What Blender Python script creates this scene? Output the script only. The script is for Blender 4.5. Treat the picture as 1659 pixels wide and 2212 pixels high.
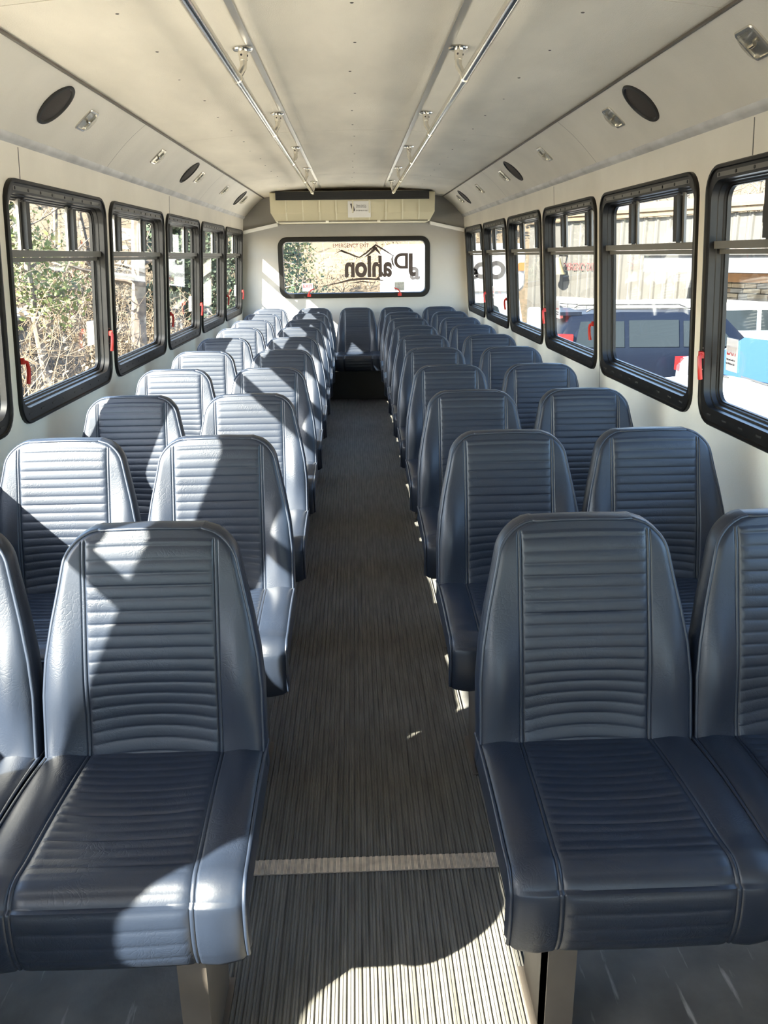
import bpy, math, random
import numpy as np
from mathutils import Vector, Matrix, Euler

for o in list(bpy.data.objects):
    bpy.data.objects.remove(o)
SC = bpy.context.scene
COL = SC.collection
rnd = random.Random(7)

# ------------------------------------------------------------------ camera
FOC, VPX, VPY, ROLL = 1750.0, 764.0, 552.0, 0.012
IW, IH = 1659.0, 2212.0
cam_d = bpy.data.cameras.new('camera')
cam = bpy.data.objects.new('camera', cam_d)
COL.objects.link(cam)
cam_d.sensor_fit = 'HORIZONTAL'
cam_d.sensor_width = 36.0
cam_d.lens = FOC / IW * 36.0
cam_d.clip_start = 0.02
cam_d.clip_end = 400
_f = Vector((VPX - IW / 2, -(VPY - IH / 2), -FOC)).normalized()
_x0 = Vector((math.cos(ROLL), math.sin(ROLL), 0))
_x = (_x0 - _f * _x0.dot(_f)).normalized()
_z = _x.cross(_f)
_R = Matrix((_x, _f, _z))            # rows: world axes seen from the camera -> camera-to-world rotation
cam.matrix_world = Matrix.Translation((-0.011, 0, 1.42)) @ _R.to_4x4()
SC.camera = cam

# ------------------------------------------------------------------ light
SUN_DIR = Vector((1.0, 0.79, -0.90)).normalized()
sd = bpy.data.lights.new('sun', 'SUN')
sd.energy = 42.0
sd.color = (1.0, 0.92, 0.80)
sd.angle = math.radians(0.55)
sun = bpy.data.objects.new('sun', sd)
COL.objects.link(sun)
sun.rotation_mode = 'QUATERNION'
sun.rotation_quaternion = SUN_DIR.to_track_quat('-Z', 'Y')
sun.location = (-12, -9, 14)

wd = bpy.data.worlds.new('sky')
SC.world = wd
wd.use_nodes = True
nt = wd.node_tree
nt.nodes.clear()
w_out = nt.nodes.new('ShaderNodeOutputWorld')
w_bg = nt.nodes.new('ShaderNodeBackground')
w_sky = nt.nodes.new('ShaderNodeTexSky')
w_sky.sky_type = 'NISHITA'
w_sky.sun_disc = False
w_sky.sun_elevation = math.radians(35)
w_sky.sun_rotation = math.atan2(-SUN_DIR.x, -SUN_DIR.y)
w_sky.air_density = 1.0
w_sky.dust_density = 1.0
w_sky.ozone_density = 1.0
w_bg.inputs['Strength'].default_value = 1.05
nt.links.new(w_sky.outputs[0], w_bg.inputs[0])
nt.links.new(w_bg.outputs[0], w_out.inputs[0])

vs = SC.view_settings
SC.display_settings.display_device = 'sRGB'
vs.view_transform = 'Standard'
vs.look = 'None'
vs.exposure = 1.0
vs.gamma = 1.0
vs.use_curve_mapping = False
cy = SC.cycles
cy.max_bounces = 10
cy.diffuse_bounces = 5
cy.glossy_bounces = 4
cy.transmission_bounces = 4
cy.transparent_max_bounces = 16
cy.sample_clamp_indirect = 8.0
cy.caustics_reflective = False
cy.caustics_refractive = False
cy.use_denoising = True
cy.blur_glossy = 0.5


# ------------------------------------------------------------------ materials
def mat(name, color, rough=0.5, metal=0.0, spec=0.5, vary=0.0, vscale=6.0, bump=0.0, bscale=80.0, color2=None, coat=0.0,
        stretch=None, detail=6.0):
    m = bpy.data.materials.new(name)
    m.use_nodes = True
    n = m.node_tree.nodes
    l = m.node_tree.links
    b = n['Principled BSDF']
    b.inputs['Base Color'].default_value = (*color, 1)
    b.inputs['Roughness'].default_value = rough
    b.inputs['Metallic'].default_value = metal
    b.inputs['Specular IOR Level'].default_value = spec
    b.inputs['Coat Weight'].default_value = coat
    tc = mp = None
    if vary or color2 or bump:
        tc = n.new('ShaderNodeTexCoord')
        mp = n.new('ShaderNodeMapping')
        l.new(tc.outputs['Object'], mp.inputs[0])
        if stretch:
            mp.inputs['Scale'].default_value = stretch
    if vary or color2:
        tx = n.new('ShaderNodeTexNoise')
        tx.inputs['Scale'].default_value = vscale
        tx.inputs['Detail'].default_value = detail
        l.new(mp.outputs[0], tx.inputs[0])
        rp = n.new('ShaderNodeValToRGB')
        c2 = color2 or tuple(max(0, c * (1 - vary)) for c in color)
        c1 = color if color2 else tuple(min(1, c * (1 + vary * 0.5)) for c in color)
        rp.color_ramp.elements[0].position = 0.32
        rp.color_ramp.elements[1].position = 0.68
        rp.color_ramp.elements[0].color = (*c2, 1)
        rp.color_ramp.elements[1].color = (*c1, 1)
        l.new(tx.outputs[0], rp.inputs[0])
        l.new(rp.outputs[0], b.inputs['Base Color'])
    if bump:
        t2 = n.new('ShaderNodeTexNoise')
        t2.inputs['Scale'].default_value = bscale
        t2.inputs['Detail'].default_value = 4
        l.new(mp.outputs[0], t2.inputs[0])
        bp = n.new('ShaderNodeBump')
        bp.inputs['Strength'].default_value = bump
        bp.inputs['Distance'].default_value = 0.004
        l.new(t2.outputs[0], bp.inputs['Height'])
        l.new(bp.outputs[0], b.inputs['Normal'])
    return m


def vinyl(name, color, rough):
    m = mat(name, color, rough, spec=0.52, vary=0.2, vscale=5.0)
    n = m.node_tree.nodes
    l = m.node_tree.links
    b = n['Principled BSDF']
    tc = n.new('ShaderNodeTexCoord')
    mp = n.new('ShaderNodeMapping')
    mp.inputs['Rotation'].default_value = (0.4, 0.9, 0.5)
    l.new(tc.outputs['Object'], mp.inputs[0])
    wn = n.new('ShaderNodeTexNoise')       # warp for the creases
    wn.inputs['Scale'].default_value = 14
    l.new(mp.outputs[0], wn.inputs[0])
    va = n.new('ShaderNodeVectorMath')
    va.operation = 'MULTIPLY_ADD'
    va.inputs[1].default_value = (0.13, 0.13, 0.13)
    l.new(wn.outputs['Color'], va.inputs[0])
    l.new(mp.outputs[0], va.inputs[2])
    vo = n.new('ShaderNodeTexVoronoi')
    vo.feature = 'DISTANCE_TO_EDGE'
    vo.inputs['Scale'].default_value = 85
    l.new(va.outputs[0], vo.inputs['Vector'])
    rp = n.new('ShaderNodeMapRange')
    rp.inputs['From Max'].default_value = 0.16
    rp.interpolation_type = 'SMOOTHSTEP'
    l.new(vo.outputs['Distance'], rp.inputs['Value'])
    big = n.new('ShaderNodeTexNoise')
    big.inputs['Scale'].default_value = 9
    big.inputs['Detail'].default_value = 3
    l.new(tc.outputs['Object'], big.inputs[0])
    gate = n.new('ShaderNodeMapRange')     # creased in patches only
    gate.inputs['From Min'].default_value = 0.42
    gate.inputs['From Max'].default_value = 1.0
    l.new(big.outputs[0], gate.inputs['Value'])
    mul = n.new('ShaderNodeMath')
    mul.operation = 'MULTIPLY'
    l.new(rp.outputs[0], mul.inputs[0])
    l.new(gate.outputs[0], mul.inputs[1])
    fine = n.new('ShaderNodeTexNoise')
    fine.inputs['Scale'].default_value = 260
    fine.inputs['Detail'].default_value = 2
    l.new(tc.outputs['Object'], fine.inputs[0])
    add = n.new('ShaderNodeMath')
    add.operation = 'MULTIPLY_ADD'
    add.inputs[1].default_value = 0.35
    l.new(fine.outputs[0], add.inputs[0])
    l.new(mul.outputs[0], add.inputs[2])
    bp = n.new('ShaderNodeBump')
    bp.inputs['Strength'].default_value = 0.34
    bp.inputs['Distance'].default_value = 0.0011
    l.new(add.outputs[0], bp.inputs['Height'])
    l.new(bp.outputs[0], b.inputs['Normal'])
    return m


def glass(name, tint=(0.90, 0.93, 0.92), ior=1.45):
    m = bpy.data.materials.new(name)
    m.use_nodes = True
    n = m.node_tree.nodes
    l = m.node_tree.links
    n.clear()
    out = n.new('ShaderNodeOutputMaterial')
    mix = n.new('ShaderNodeMixShader')
    tr = n.new('ShaderNodeBsdfTransparent')
    tr.inputs[0].default_value = (*tint, 1)
    gl = n.new('ShaderNodeBsdfGlossy')
    gl.inputs['Roughness'].default_value = 0.0
    lw = n.new('ShaderNodeLayerWeight')
    lw.inputs['Blend'].default_value = 0.5
    pw = n.new('ShaderNodeMath')
    pw.operation = 'POWER'
    pw.inputs[1].default_value = 5.0
    l.new(lw.outputs['Facing'], pw.inputs[0])
    f0 = ((ior - 1) / (ior + 1)) ** 2
    sc = n.new('ShaderNodeMath')
    sc.operation = 'MULTIPLY_ADD'
    sc.inputs[1].default_value = 0.55 * (1 - f0)
    sc.inputs[2].default_value = f0
    l.new(pw.outputs[0], sc.inputs[0])
    l.new(sc.outputs[0], mix.inputs[0])
    l.new(tr.outputs[0], mix.inputs[1])
    l.new(gl.outputs[0], mix.inputs[2])
    l.new(mix.outputs[0], out.inputs[0])
    return m


M = {}
M['vinyl'] = vinyl('navy_vinyl', (0.0105, 0.0155, 0.0270), 0.41)
M['piping'] = mat('piping_vinyl', (0.014, 0.020, 0.034), 0.38, spec=0.6)
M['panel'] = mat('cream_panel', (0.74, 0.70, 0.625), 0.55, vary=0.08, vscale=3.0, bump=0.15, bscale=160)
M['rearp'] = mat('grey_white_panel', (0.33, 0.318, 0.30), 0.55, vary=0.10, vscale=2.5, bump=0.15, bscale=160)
M['ceil'] = mat('ceiling_fabric', (0.84, 0.775, 0.66), 0.75, vary=0.11, vscale=4.0, bump=0.3, bscale=300, stretch=(1, 0.35, 1))
M['ledge'] = mat('grey_ledge_vinyl', (0.58, 0.57, 0.56), 0.5, vary=0.25, vscale=7.0)
M['alu'] = mat('brushed_aluminium', (0.72, 0.70, 0.66), 0.32, metal=1.0, bump=0.1, bscale=200)
M['chrome'] = mat('polished_steel', (0.82, 0.78, 0.70), 0.16, metal=1.0)
M['black'] = mat('black_frame', (0.0045, 0.004, 0.0036), 0.40, spec=0.28, vary=0.3, vscale=20)
M['blackm'] = mat('black_plastic', (0.02, 0.019, 0.018), 0.55)
M['greyf'] = mat('grey_sash', (0.13, 0.125, 0.115), 0.5)
M['rubber'] = mat('smooth_rubber', (0.115, 0.113, 0.108), 0.5, vary=0.4, vscale=7.0, bump=0.2, bscale=90)
def scuff(m):
    n, l = m.node_tree.nodes, m.node_tree.links
    b = n['Principled BSDF']
    src = b.inputs['Base Color'].links[0].from_socket
    tc = n.new('ShaderNodeTexCoord')
    mp = n.new('ShaderNodeMapping')
    mp.inputs['Rotation'].default_value = (0, 0, 0.5)
    mp.inputs['Scale'].default_value = (34, 5, 1)
    l.new(tc.outputs['Object'], mp.inputs[0])
    tx = n.new('ShaderNodeTexNoise')
    tx.inputs['Scale'].default_value = 1.0
    tx.inputs['Detail'].default_value = 5
    l.new(mp.outputs[0], tx.inputs[0])
    rp = n.new('ShaderNodeMapRange')
    rp.inputs['From Min'].default_value = 0.64
    rp.inputs['From Max'].default_value = 0.72
    l.new(tx.outputs[0], rp.inputs['Value'])
    mx = n.new('ShaderNodeMixRGB')
    mx.inputs[2].default_value = (0.30, 0.29, 0.28, 1)
    l.new(rp.outputs[0], mx.inputs[0])
    l.new(src, mx.inputs[1])
    l.new(mx.outputs[0], b.inputs['Base Color'])


scuff(M['rubber'])
M['rib'] = mat('ribbed_rubber', (0.115, 0.109, 0.096), 0.58, vary=0.35, vscale=9.0, bump=0.2, bscale=120, stretch=(6, 0.6, 1))
M['red'] = mat('red_lever', (0.42, 0.02, 0.014), 0.38)
M['redink'] = mat('red_ink', (0.60, 0.05, 0.05), 0.6)
M['ink'] = mat('dark_ink', (0.05, 0.04, 0.045), 0.6)
M['decal'] = mat('brown_decal', (0.045, 0.03, 0.028), 0.5)
M['paper'] = mat('white_paper', (0.78, 0.76, 0.73), 0.7)
M['acbeige'] = mat('beige_plastic', (0.66, 0.60, 0.42), 0.45)
M['acrib_lit'] = mat('beige_rib_highlight', (0.76, 0.71, 0.54), 0.45)  # lighter copy of the housing beige, rib highlights put into the colour
M['leg'] = mat('taupe_steel', (0.125, 0.106, 0.088), 0.42, metal=0.3, vary=0.2, vscale=8)
M['strip'] = mat('threshold_metal', (0.75, 0.66, 0.56), 0.4, metal=0.6, vary=0.3, vscale=30)
M['lens'] = glass('lamp_lens', (0.93, 0.92, 0.88), 1.5)
M['lampbase'] = mat('lamp_reflector', (0.72, 0.68, 0.60), 0.22, metal=0.8)
M['glass'] = glass('window_glass', (0.92, 0.945, 0.935), 1.42)
def sticker_mat():
    m = bpy.data.materials.new('translucent_sticker')
    m.use_nodes = True
    n, l = m.node_tree.nodes, m.node_tree.links
    n.clear()
    out = n.new('ShaderNodeOutputMaterial')
    mx = n.new('ShaderNodeMixShader')
    mx.inputs[0].default_value = 0.45
    a = n.new('ShaderNodeBsdfDiffuse')
    b = n.new('ShaderNodeBsdfTranslucent')
    a.inputs[0].default_value = (0.8, 0.78, 0.77, 1)
    b.inputs[0].default_value = (0.8, 0.76, 0.75, 1)
    l.new(a.outputs[0], mx.inputs[1])
    l.new(b.outputs[0], mx.inputs[2])
    l.new(mx.outputs[0], out.inputs[0])
    return m


M['sticker'] = sticker_mat()
M['white'] = mat('white_trim', (0.74, 0.73, 0.70), 0.5)


# ------------------------------------------------------------------ mesh helper
class MB:
    def __init__(s):
        s.v = []
        s.f = []
        s.mi = []

    def add(s, vs_, fs_, mi=0):
        b = len(s.v)
        s.v.extend([tuple(map(float, p)) for p in vs_])
        for f in fs_:
            s.f.append(tuple(b + i for i in f))
            s.mi.append(mi)

    def box(s, x0, x1, y0, y1, z0, z1, mi=0, fn=None):
        p = [(x, y, z) for x in (x0, x1) for y in (y0, y1) for z in (z0, z1)]
        if fn:
            p = [fn(*q) for q in p]
        s.add(p, [(0, 1, 3, 2), (4, 6, 7, 5), (0, 4, 5, 1), (2, 3, 7, 6), (0, 2, 6, 4), (1, 5, 7, 3)], mi)

    def grid(s, P, mi=0, flip=False, closev=False):
        nr, nc = len(P), len(P[0])
        fs_ = []
        for i in range(nr - 1):
            for j in range(nc if closev else nc - 1):
                k = (j + 1) % nc
                q = (i * nc + j, i * nc + k, (i + 1) * nc + k, (i + 1) * nc + j)
                fs_.append(q[::-1] if flip else q)
        s.add([p for r in P for p in r], fs_, mi)

    def tube(s, pts, r, n=8, mi=0, cap=True, r2=None):
        pts = [Vector(p) for p in pts]
        rows = []
        up = None
        for i, p in enumerate(pts):
            a = pts[max(i - 1, 0)]
            b = pts[min(i + 1, len(pts) - 1)]
            d = (b - a)
            if d.length < 1e-9:
                d = Vector((0, 0, 1))
            d.normalize()
            if up is None:
                up = Vector((0, 0, 1)) if abs(d.z) < 0.9 else Vector((1, 0, 0))
            e1 = d.cross(up)
            if e1.length < 1e-6:
                e1 = d.orthogonal()
            e1.normalize()
            e2 = e1.cross(d)
            up = e2
            t = i / max(1, len(pts) - 1)
            rr = r if r2 is None else r + (r2 - r) * t
            rows.append([p + e1 * (rr * math.cos(2 * math.pi * k / n)) + e2 * (rr * math.sin(2 * math.pi * k / n)) for k in range(n)])
        b0 = len(s.v)
        s.grid(rows, mi, closev=True)
        if cap:
            s.f.append(tuple(b0 + k for k in range(n))[::-1])
            s.mi.append(mi)
            e = b0 + (len(rows) - 1) * n
            s.f.append(tuple(e + k for k in range(n)))
            s.mi.append(mi)

    def lathe(s, prof, origin, axis, n=20, mi=0):
        """prof: (radius, height along axis)"""
        ax = Vector(axis).normalized()
        e1 = ax.orthogonal().normalized()
        e2 = ax.cross(e1)
        o = Vector(origin)
        rows = [[o + ax * h + (e1 * math.cos(2 * math.pi * k / n) + e2 * math.sin(2 * math.pi * k / n)) * max(r, 1e-4) for k in range(n)] for r, h in prof]
        s.grid(rows, mi, closev=True)
        b0 = len(s.v) - n
        s.f.append(tuple(b0 + k for k in range(n)))
        s.mi.append(mi)

    def prism(s, poly, a, b, fn, mi=0):
        """poly: 2-D points, extruded between depths a and b through fn(u, v, depth)"""
        n = len(poly)
        s.add([fn(u, v, a) for u, v in poly] + [fn(u, v, b) for u, v in poly],
              [tuple(range(n))[::-1], tuple(range(n, 2 * n))] + [(i, (i + 1) % n, n + (i + 1) % n, n + i) for i in range(n)], mi)

    def build(s, name, mats, parent=None, smooth=True, ang=35, org=None):
        me = bpy.data.meshes.new(name)
        o0 = Vector(org) if org is not None else Vector((0, 0, 0))
        if parent is not None and org is None:
            q = parent
            while q is not None:
                o0 += q.location
                q = q.parent
        vv = [(p[0] - o0.x, p[1] - o0.y, p[2] - o0.z) for p in s.v]
        me.from_pydata(vv, [], s.f)
        if not isinstance(mats, (list, tuple)):
            mats = [mats]
        for m in mats:
            me.materials.append(m)
        if len(mats) > 1:
            me.polygons.foreach_set('material_index', s.mi)
        if smooth:
            me.polygons.foreach_set('use_smooth', [True] * len(me.polygons))
            me.set_sharp_from_angle(angle=math.radians(ang))
        me.validate()
        me.update()
        o = bpy.data.objects.new(name, me)
        COL.objects.link(o)
        if parent is not None:
            o.parent = parent
        elif org is not None:
            o.location = o0
        return o


def tag(o, label=None, cat=None, group=None, kind=None):
    if label:
        o['label'] = label
    if cat:
        o['category'] = cat
    if group:
        o['group'] = group
    if kind:
        o['kind'] = kind
    return o


def thing(name, label, cat, loc=(0, 0, 0), group=None, kind=None):
    o = bpy.data.objects.new(name, None)
    o.empty_display_size = 0.1
    COL.objects.link(o)
    o.location = loc
    return tag(o, label, cat, group, kind)


def copy_tree(o, parent=None):
    c = o.copy()
    COL.objects.link(c)
    c.parent = parent
    for ch in list(o.children):
        copy_tree(ch, c)
    return c


def text(name, body, size, m, parent, mtx, label=None, mirror=False, offset=0.0, depth=0.0008, align='CENTER', sx=1.0):
    cu = bpy.data.curves.new(name, 'FONT')
    cu.body = body
    cu.size = size
    cu.align_x = align
    cu.align_y = 'CENTER'
    cu.offset = offset
    cu.extrude = depth
    cu.materials.append(m)
    tmp = bpy.data.objects.new('tmp', cu)
    COL.objects.link(tmp)
    bpy.context.view_layer.update()
    me = bpy.data.meshes.new_from_object(tmp.evaluated_get(bpy.context.evaluated_depsgraph_get()))
    bpy.data.objects.remove(tmp)
    bpy.data.curves.remove(cu)
    me.name = name
    o = bpy.data.objects.new(name, me)
    COL.objects.link(o)
    o0 = Vector((0, 0, 0))
    q = parent
    while q is not None:
        o0 += q.location
        q = q.parent
    o.parent = parent
    o.matrix_local = Matrix.Translation(-o0) @ mtx @ Matrix.Diagonal((-sx if mirror else sx, 1, 1, 1))
    if label:
        o['label'] = label
    return o


def smooth_interp(x, xs, ys):
    return np.interp(x, xs, ys)


# ------------------------------------------------------------------ the bus shell
Y_FRONT, Y_REAR = -2.1, 9.08
LEAN = 0.069


def xw(z):
    return 1.187 + (1.43 - z) * LEAN


def wp(side, y, z, n):
    return (side * (xw(z) - n), y, z)


W_TOP, W_BOT = 1.685, 0.84
FAR = [4.07 + 1.2225 * k for k in range(-1, 5)]            # far edges, from the front
WIN = [(f - 1.145, f) for f in FAR]
LEFT_WIN = [(-0.95, 0.435, 0.905, 1.462), (0.875, 1.63, W_BOT, W_TOP)] + [(a, b, W_BOT, W_TOP) for a, b in WIN]
RIGHT_WIN = [(0.48, 1.63, W_BOT, W_TOP)] + [(a, b, W_BOT, W_TOP) for a, b in WIN]
DOOR = (-1.45, -0.60, 0.10, W_TOP)


def side_wall(name, side, holes, label):
    mb = MB()
    T = 0.062
    hs = sorted(holes)
    ins = 0.025

    def slab(y0, y1, z0, z1):
        mb.add([wp(side, y, z, n) for y in (y0, y1) for z in (z0, z1) for n in (0, -T)],
               [(0, 1, 3, 2), (4, 6, 7, 5), (0, 4, 5, 1), (2, 3, 7, 6), (0, 2, 6, 4), (1, 5, 7, 3)])
    cur = Y_FRONT
    for (a, b, z0, z1) in hs:
        slab(cur, a + ins, 0.0, 1.83)
        slab(a + ins, b - ins, 0.0, z0 + ins)
        slab(a + ins, b - ins, z1 - ins, 1.83)
        cur = b - ins
    slab(cur, Y_REAR, 0.0, 1.83)
    return tag(mb.build(name, M['panel'], smooth=False), label, 'wall', kind='structure')


WL = side_wall('wall_left', -1, LEFT_WIN, 'cream side wall left of the aisle')
WR = side_wall('wall_right', 1, RIGHT_WIN + [DOOR], 'cream side wall right of the aisle')
for w, side, ys in ((WL, -1, (3.09, 5.50)), (WR, 1, (2.55, 5.03))):
    mb = MB()
    for y in ys:
        mb.add([wp(side, y + d, z, n) for d in (-0.0022, 0.0022) for z in (1.688, 1.79) for n in (0.0, 0.0012)],
               [(0, 1, 3, 2), (4, 6, 7, 5), (0, 4, 5, 1), (2, 3, 7, 6), (0, 2, 6, 4), (1, 5, 7, 3)])
    mb.build('panel_seam', M['greyf'], w, smooth=False)
mb = MB()
mb.add([wp(1, y, z, n) for y in (4.105 - 0.002, 4.105 + 0.002) for z in (0.66, 0.90) for n in (0.0, 0.0012)],
       [(0, 1, 3, 2), (4, 6, 7, 5), (0, 4, 5, 1), (2, 3, 7, 6), (0, 2, 6, 4), (1, 5, 7, 3)])
mb.build('panel_seam', M['greyf'], WR, smooth=False)

# floor
fl = MB()
fl.box(-1.33, 1.33, Y_FRONT, Y_REAR + 0.06, -0.06, 0.0)
FLOOR = tag(fl.build('floor', M['rubber'], smooth=False), 'dark smooth rubber floor under the seats', 'floor', kind='structure')
rb = MB()
prof = [(-0.312, 0.0), (-0.312, 0.0055)]
per = 0.0158
nrib = 39
x = -0.308
for i in range(nrib):
    prof += [(x, 0.0022), (x + 0.0022, 0.0058), (x + 0.0058, 0.0058), (x + 0.0066, 0.0046), (x + 0.0074, 0.0046), (x + 0.0082, 0.0058),
             (x + 0.0122, 0.0058), (x + 0.0142, 0.0022)]
    x += per
prof += [(x + 0.003, 0.0055), (x + 0.003, 0.0)]
rb.grid([[(px, y, pz) for px, pz in prof] for y in (-2.0, 1.60, 1.64, 8.50)])
rb.build('ribbed_runner', M['rib'], FLOOR, ang=20)

st = thing('threshold_strip', 'ridged metal strip crossing the ribbed aisle floor', 'strip', (0, 1.622, 0.0055))
mb = MB()
mb.box(-0.306, 0.309, 1.598, 1.647, 0.0056, 0.0075)
mb.build('base_plate', mat('strip_base', (0.42, 0.37, 0.32), 0.5, metal=0.3, vary=0.3, vscale=40), st, smooth=False)
mb = MB()
x = -0.308
for i in range(nrib):
    for k in (0.0012, 0.0044, 0.0076):
        if i == 19 and k < 0.004:
            continue
        mb.box(x + k, x + k + 0.0018, 1.598, 1.647, 0.0075, 0.0092)
    x += per
mb.build('ridges', M['strip'], st, smooth=False)

# ceiling, coves, ledges
def zc(x):
    return 2.06 - 0.055 * (x / 0.93) ** 2


SEAM_Y = [-2.1, -0.15, 2.30, 4.75, 7.20, 9.08]
mb = MB()
xs = np.linspace(-0.94, 0.94, 25)
for a, b in zip(SEAM_Y[:-1], SEAM_Y[1:]):
    a2, b2 = a + 0.002, b - 0.002
    rows = [[(x, y, zc(x)) for x in xs] for y in (a2, b2)]
    mb.grid(rows)
    for y in (a2, b2):
        mb.grid([[(x, y, zc(x)) for x in xs], [(x, y, zc(x) + 0.014) for x in xs]])
CEIL = tag(mb.build('ceiling', M['ceil']), 'cream padded arched ceiling panels', 'ceiling', kind='structure')
mb = MB()
mb.grid([[(x, y, zc(x) + 0.015) for x in np.linspace(-1.0, 1.0, 25)] for y in (Y_FRONT, Y_REAR + 0.06)])
mb.grid([[(x, y, zc(x) + 0.07) for x in np.linspace(-1.3, 1.3, 25)] for y in (Y_FRONT, Y_REAR + 0.06)])
mb.build('roof_skin', M['greyf'], CEIL)
# small dimples where the panels are screwed up
mb = MB()
for y in np.arange(1.2, 8.3, 0.42):
    for x in (-0.62, 0.0, 0.62):
        mb.lathe([(0.006, 0.0), (0.004, 0.0016), (0.001, 0.002)], (x + 0.01 * math.sin(y * 9), y, zc(x) + 0.0002), (0, 0, -1), 8)
mb.build('screw_heads', M['leg'], CEIL)

ti = 1
for side, lab in ((-1, 'left'), (1, 'right')):
    mb = MB()
    cs = []
    for t in np.linspace(0, 1, 9):
        x = 0.935 + (1.137 - 0.935) * t
        z = 2.004 + (1.822 - 2.004) * t + 0.012 * math.sin(math.pi * t)
        cs.append((x, z))
    sy = [-2.1, -0.9, 1.64, 4.08, 6.42, 9.08]
    for a, b in zip(sy[:-1], sy[1:]):
        mb.grid([[(side * x, y, z) for x, z in cs] for y in (a + 0.0018, b - 0.0018)])
    tr = tag(mb.build('trim_%d' % ti, M['panel']), 'cream cove panel sloping from ceiling to %s wall' % lab, 'cove panel', kind='structure')
    mb = MB()
    mb.grid([[(side * (x + 0.006), y, z + 0.006) for x, z in cs] for y in (Y_FRONT, Y_REAR)])
    mb.build('seam_backing', M['greyf'], tr)
    mb = MB()      # thin dark joint between ceiling and cove
    mb.box(side * 0.930, side * 0.940, Y_FRONT, Y_REAR, 1.996, 2.003)
    mb.build('edge_bead', M['leg'], tr, smooth=False)
    ti += 1
    mb = MB()
    lp = [(1.137, 1.824), (1.140, 1.812), (1.150, 1.802), (1.162, 1.795), (1.168, 1.786), (1.169, 1.776), (1.19, 1.776)]
    mb.grid([[(side * x, y, z) for x, z in lp] for y in (Y_FRONT, Y_REAR)])
    tag(mb.build('trim_%d' % ti, M['ledge'], ang=60), 'grey vinyl ledge under the %s cove panel' % lab, 'ledge', kind='structure')
    ti += 1
for x, lab in ((-0.322, 'left'), (0.302, 'right')):
    mb = MB()
    mb.box(x - 0.010, x + 0.010, Y_FRONT, 8.44, zc(x) - 0.003, zc(x) + 0.001)
    tag(mb.build('trim_%d' % ti, M['alu'], smooth=False), 'flat aluminium strip along the ceiling inside the %s handrail' % lab, 'trim', kind='structure')
    ti += 1

# rear wall with window hole
def rwall(name, y0, y1, hole, label):
    mb = MB()
    hx0, hx1, hz0, hz1 = hole
    X = 1.30

    def slab(pts):
        mb.prism(pts, y0, y1, lambda u, v, d: (u, d, v))
    slab([(-xw(0) - 0.05, 0), (xw(0) + 0.05, 0), (xw(hz0) + 0.05, hz0), (-xw(hz0) - 0.05, hz0)])
    slab([(-xw(hz0) - 0.05, hz0), (hx0, hz0), (hx0, hz1), (-xw(hz1) - 0.05, hz1)])
    slab([(hx1, hz0), (xw(hz0) + 0.05, hz0), (xw(hz1) + 0.05, hz1), (hx1, hz1)])
    slab([(-xw(hz1) - 0.05, hz1), (xw(hz1) + 0.05, hz1), (1.22, 1.84), (1.0, 2.07), (-1.0, 2.07), (-1.22, 1.84)])
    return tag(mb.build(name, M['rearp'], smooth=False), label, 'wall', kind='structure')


RW = (-0.815, 0.805, 0.985, 1.612)
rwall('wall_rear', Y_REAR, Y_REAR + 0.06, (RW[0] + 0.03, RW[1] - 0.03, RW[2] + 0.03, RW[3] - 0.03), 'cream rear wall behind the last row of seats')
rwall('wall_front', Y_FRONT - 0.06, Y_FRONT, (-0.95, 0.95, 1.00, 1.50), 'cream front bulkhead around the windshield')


# ------------------------------------------------------------------ windows
def rrect(a0, a1, b0, b1, R, n=7):
    pts = []
    R = max(0.004, min(R, (a1 - a0) / 2 - 1e-3, (b1 - b0) / 2 - 1e-3))
    for cx, cz, s0 in ((a1 - R, b1 - R, 0), (a0 + R, b1 - R, 90), (a0 + R, b0 + R, 180), (a1 - R, b0 + R, 270)):
        for k in range(n):
            t = math.radians(s0 + 90 * k / (n - 1))
            pts.append((cx + R * math.cos(t), cz + R * math.sin(t)))
    return pts


FRAME_PROF = [  # inset side, inset top, inset bottom, n, radius
    (0.000, 0.000, 0.000, 0.000, 0.085), (0.000, 0.000, 0.000, 0.011, 0.085), (0.004, 0.004, 0.004, 0.015, 0.082),
    (0.012, 0.012, 0.012, 0.015, 0.076), (0.015, 0.015, 0.015, 0.009, 0.074), (0.0305, 0.046, 0.058, 0.006, 0.064),
    (0.0315, 0.0475, 0.0595, -0.016, 0.063), (0.0345, 0.052, 0.066, -0.018, 0.058), (0.0355, 0.053, 0.067, -0.034, 0.057),
    (0.039, 0.058, 0.073, -0.036, 0.052), (0.040, 0.060, 0.075, -0.041, 0.050), (0.046, 0.064, 0.079, -0.043, 0.046),
    (0.046, 0.064, 0.079, -0.056, 0.046), (0.026, 0.026, 0.026, -0.062, 0.060)]


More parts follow.
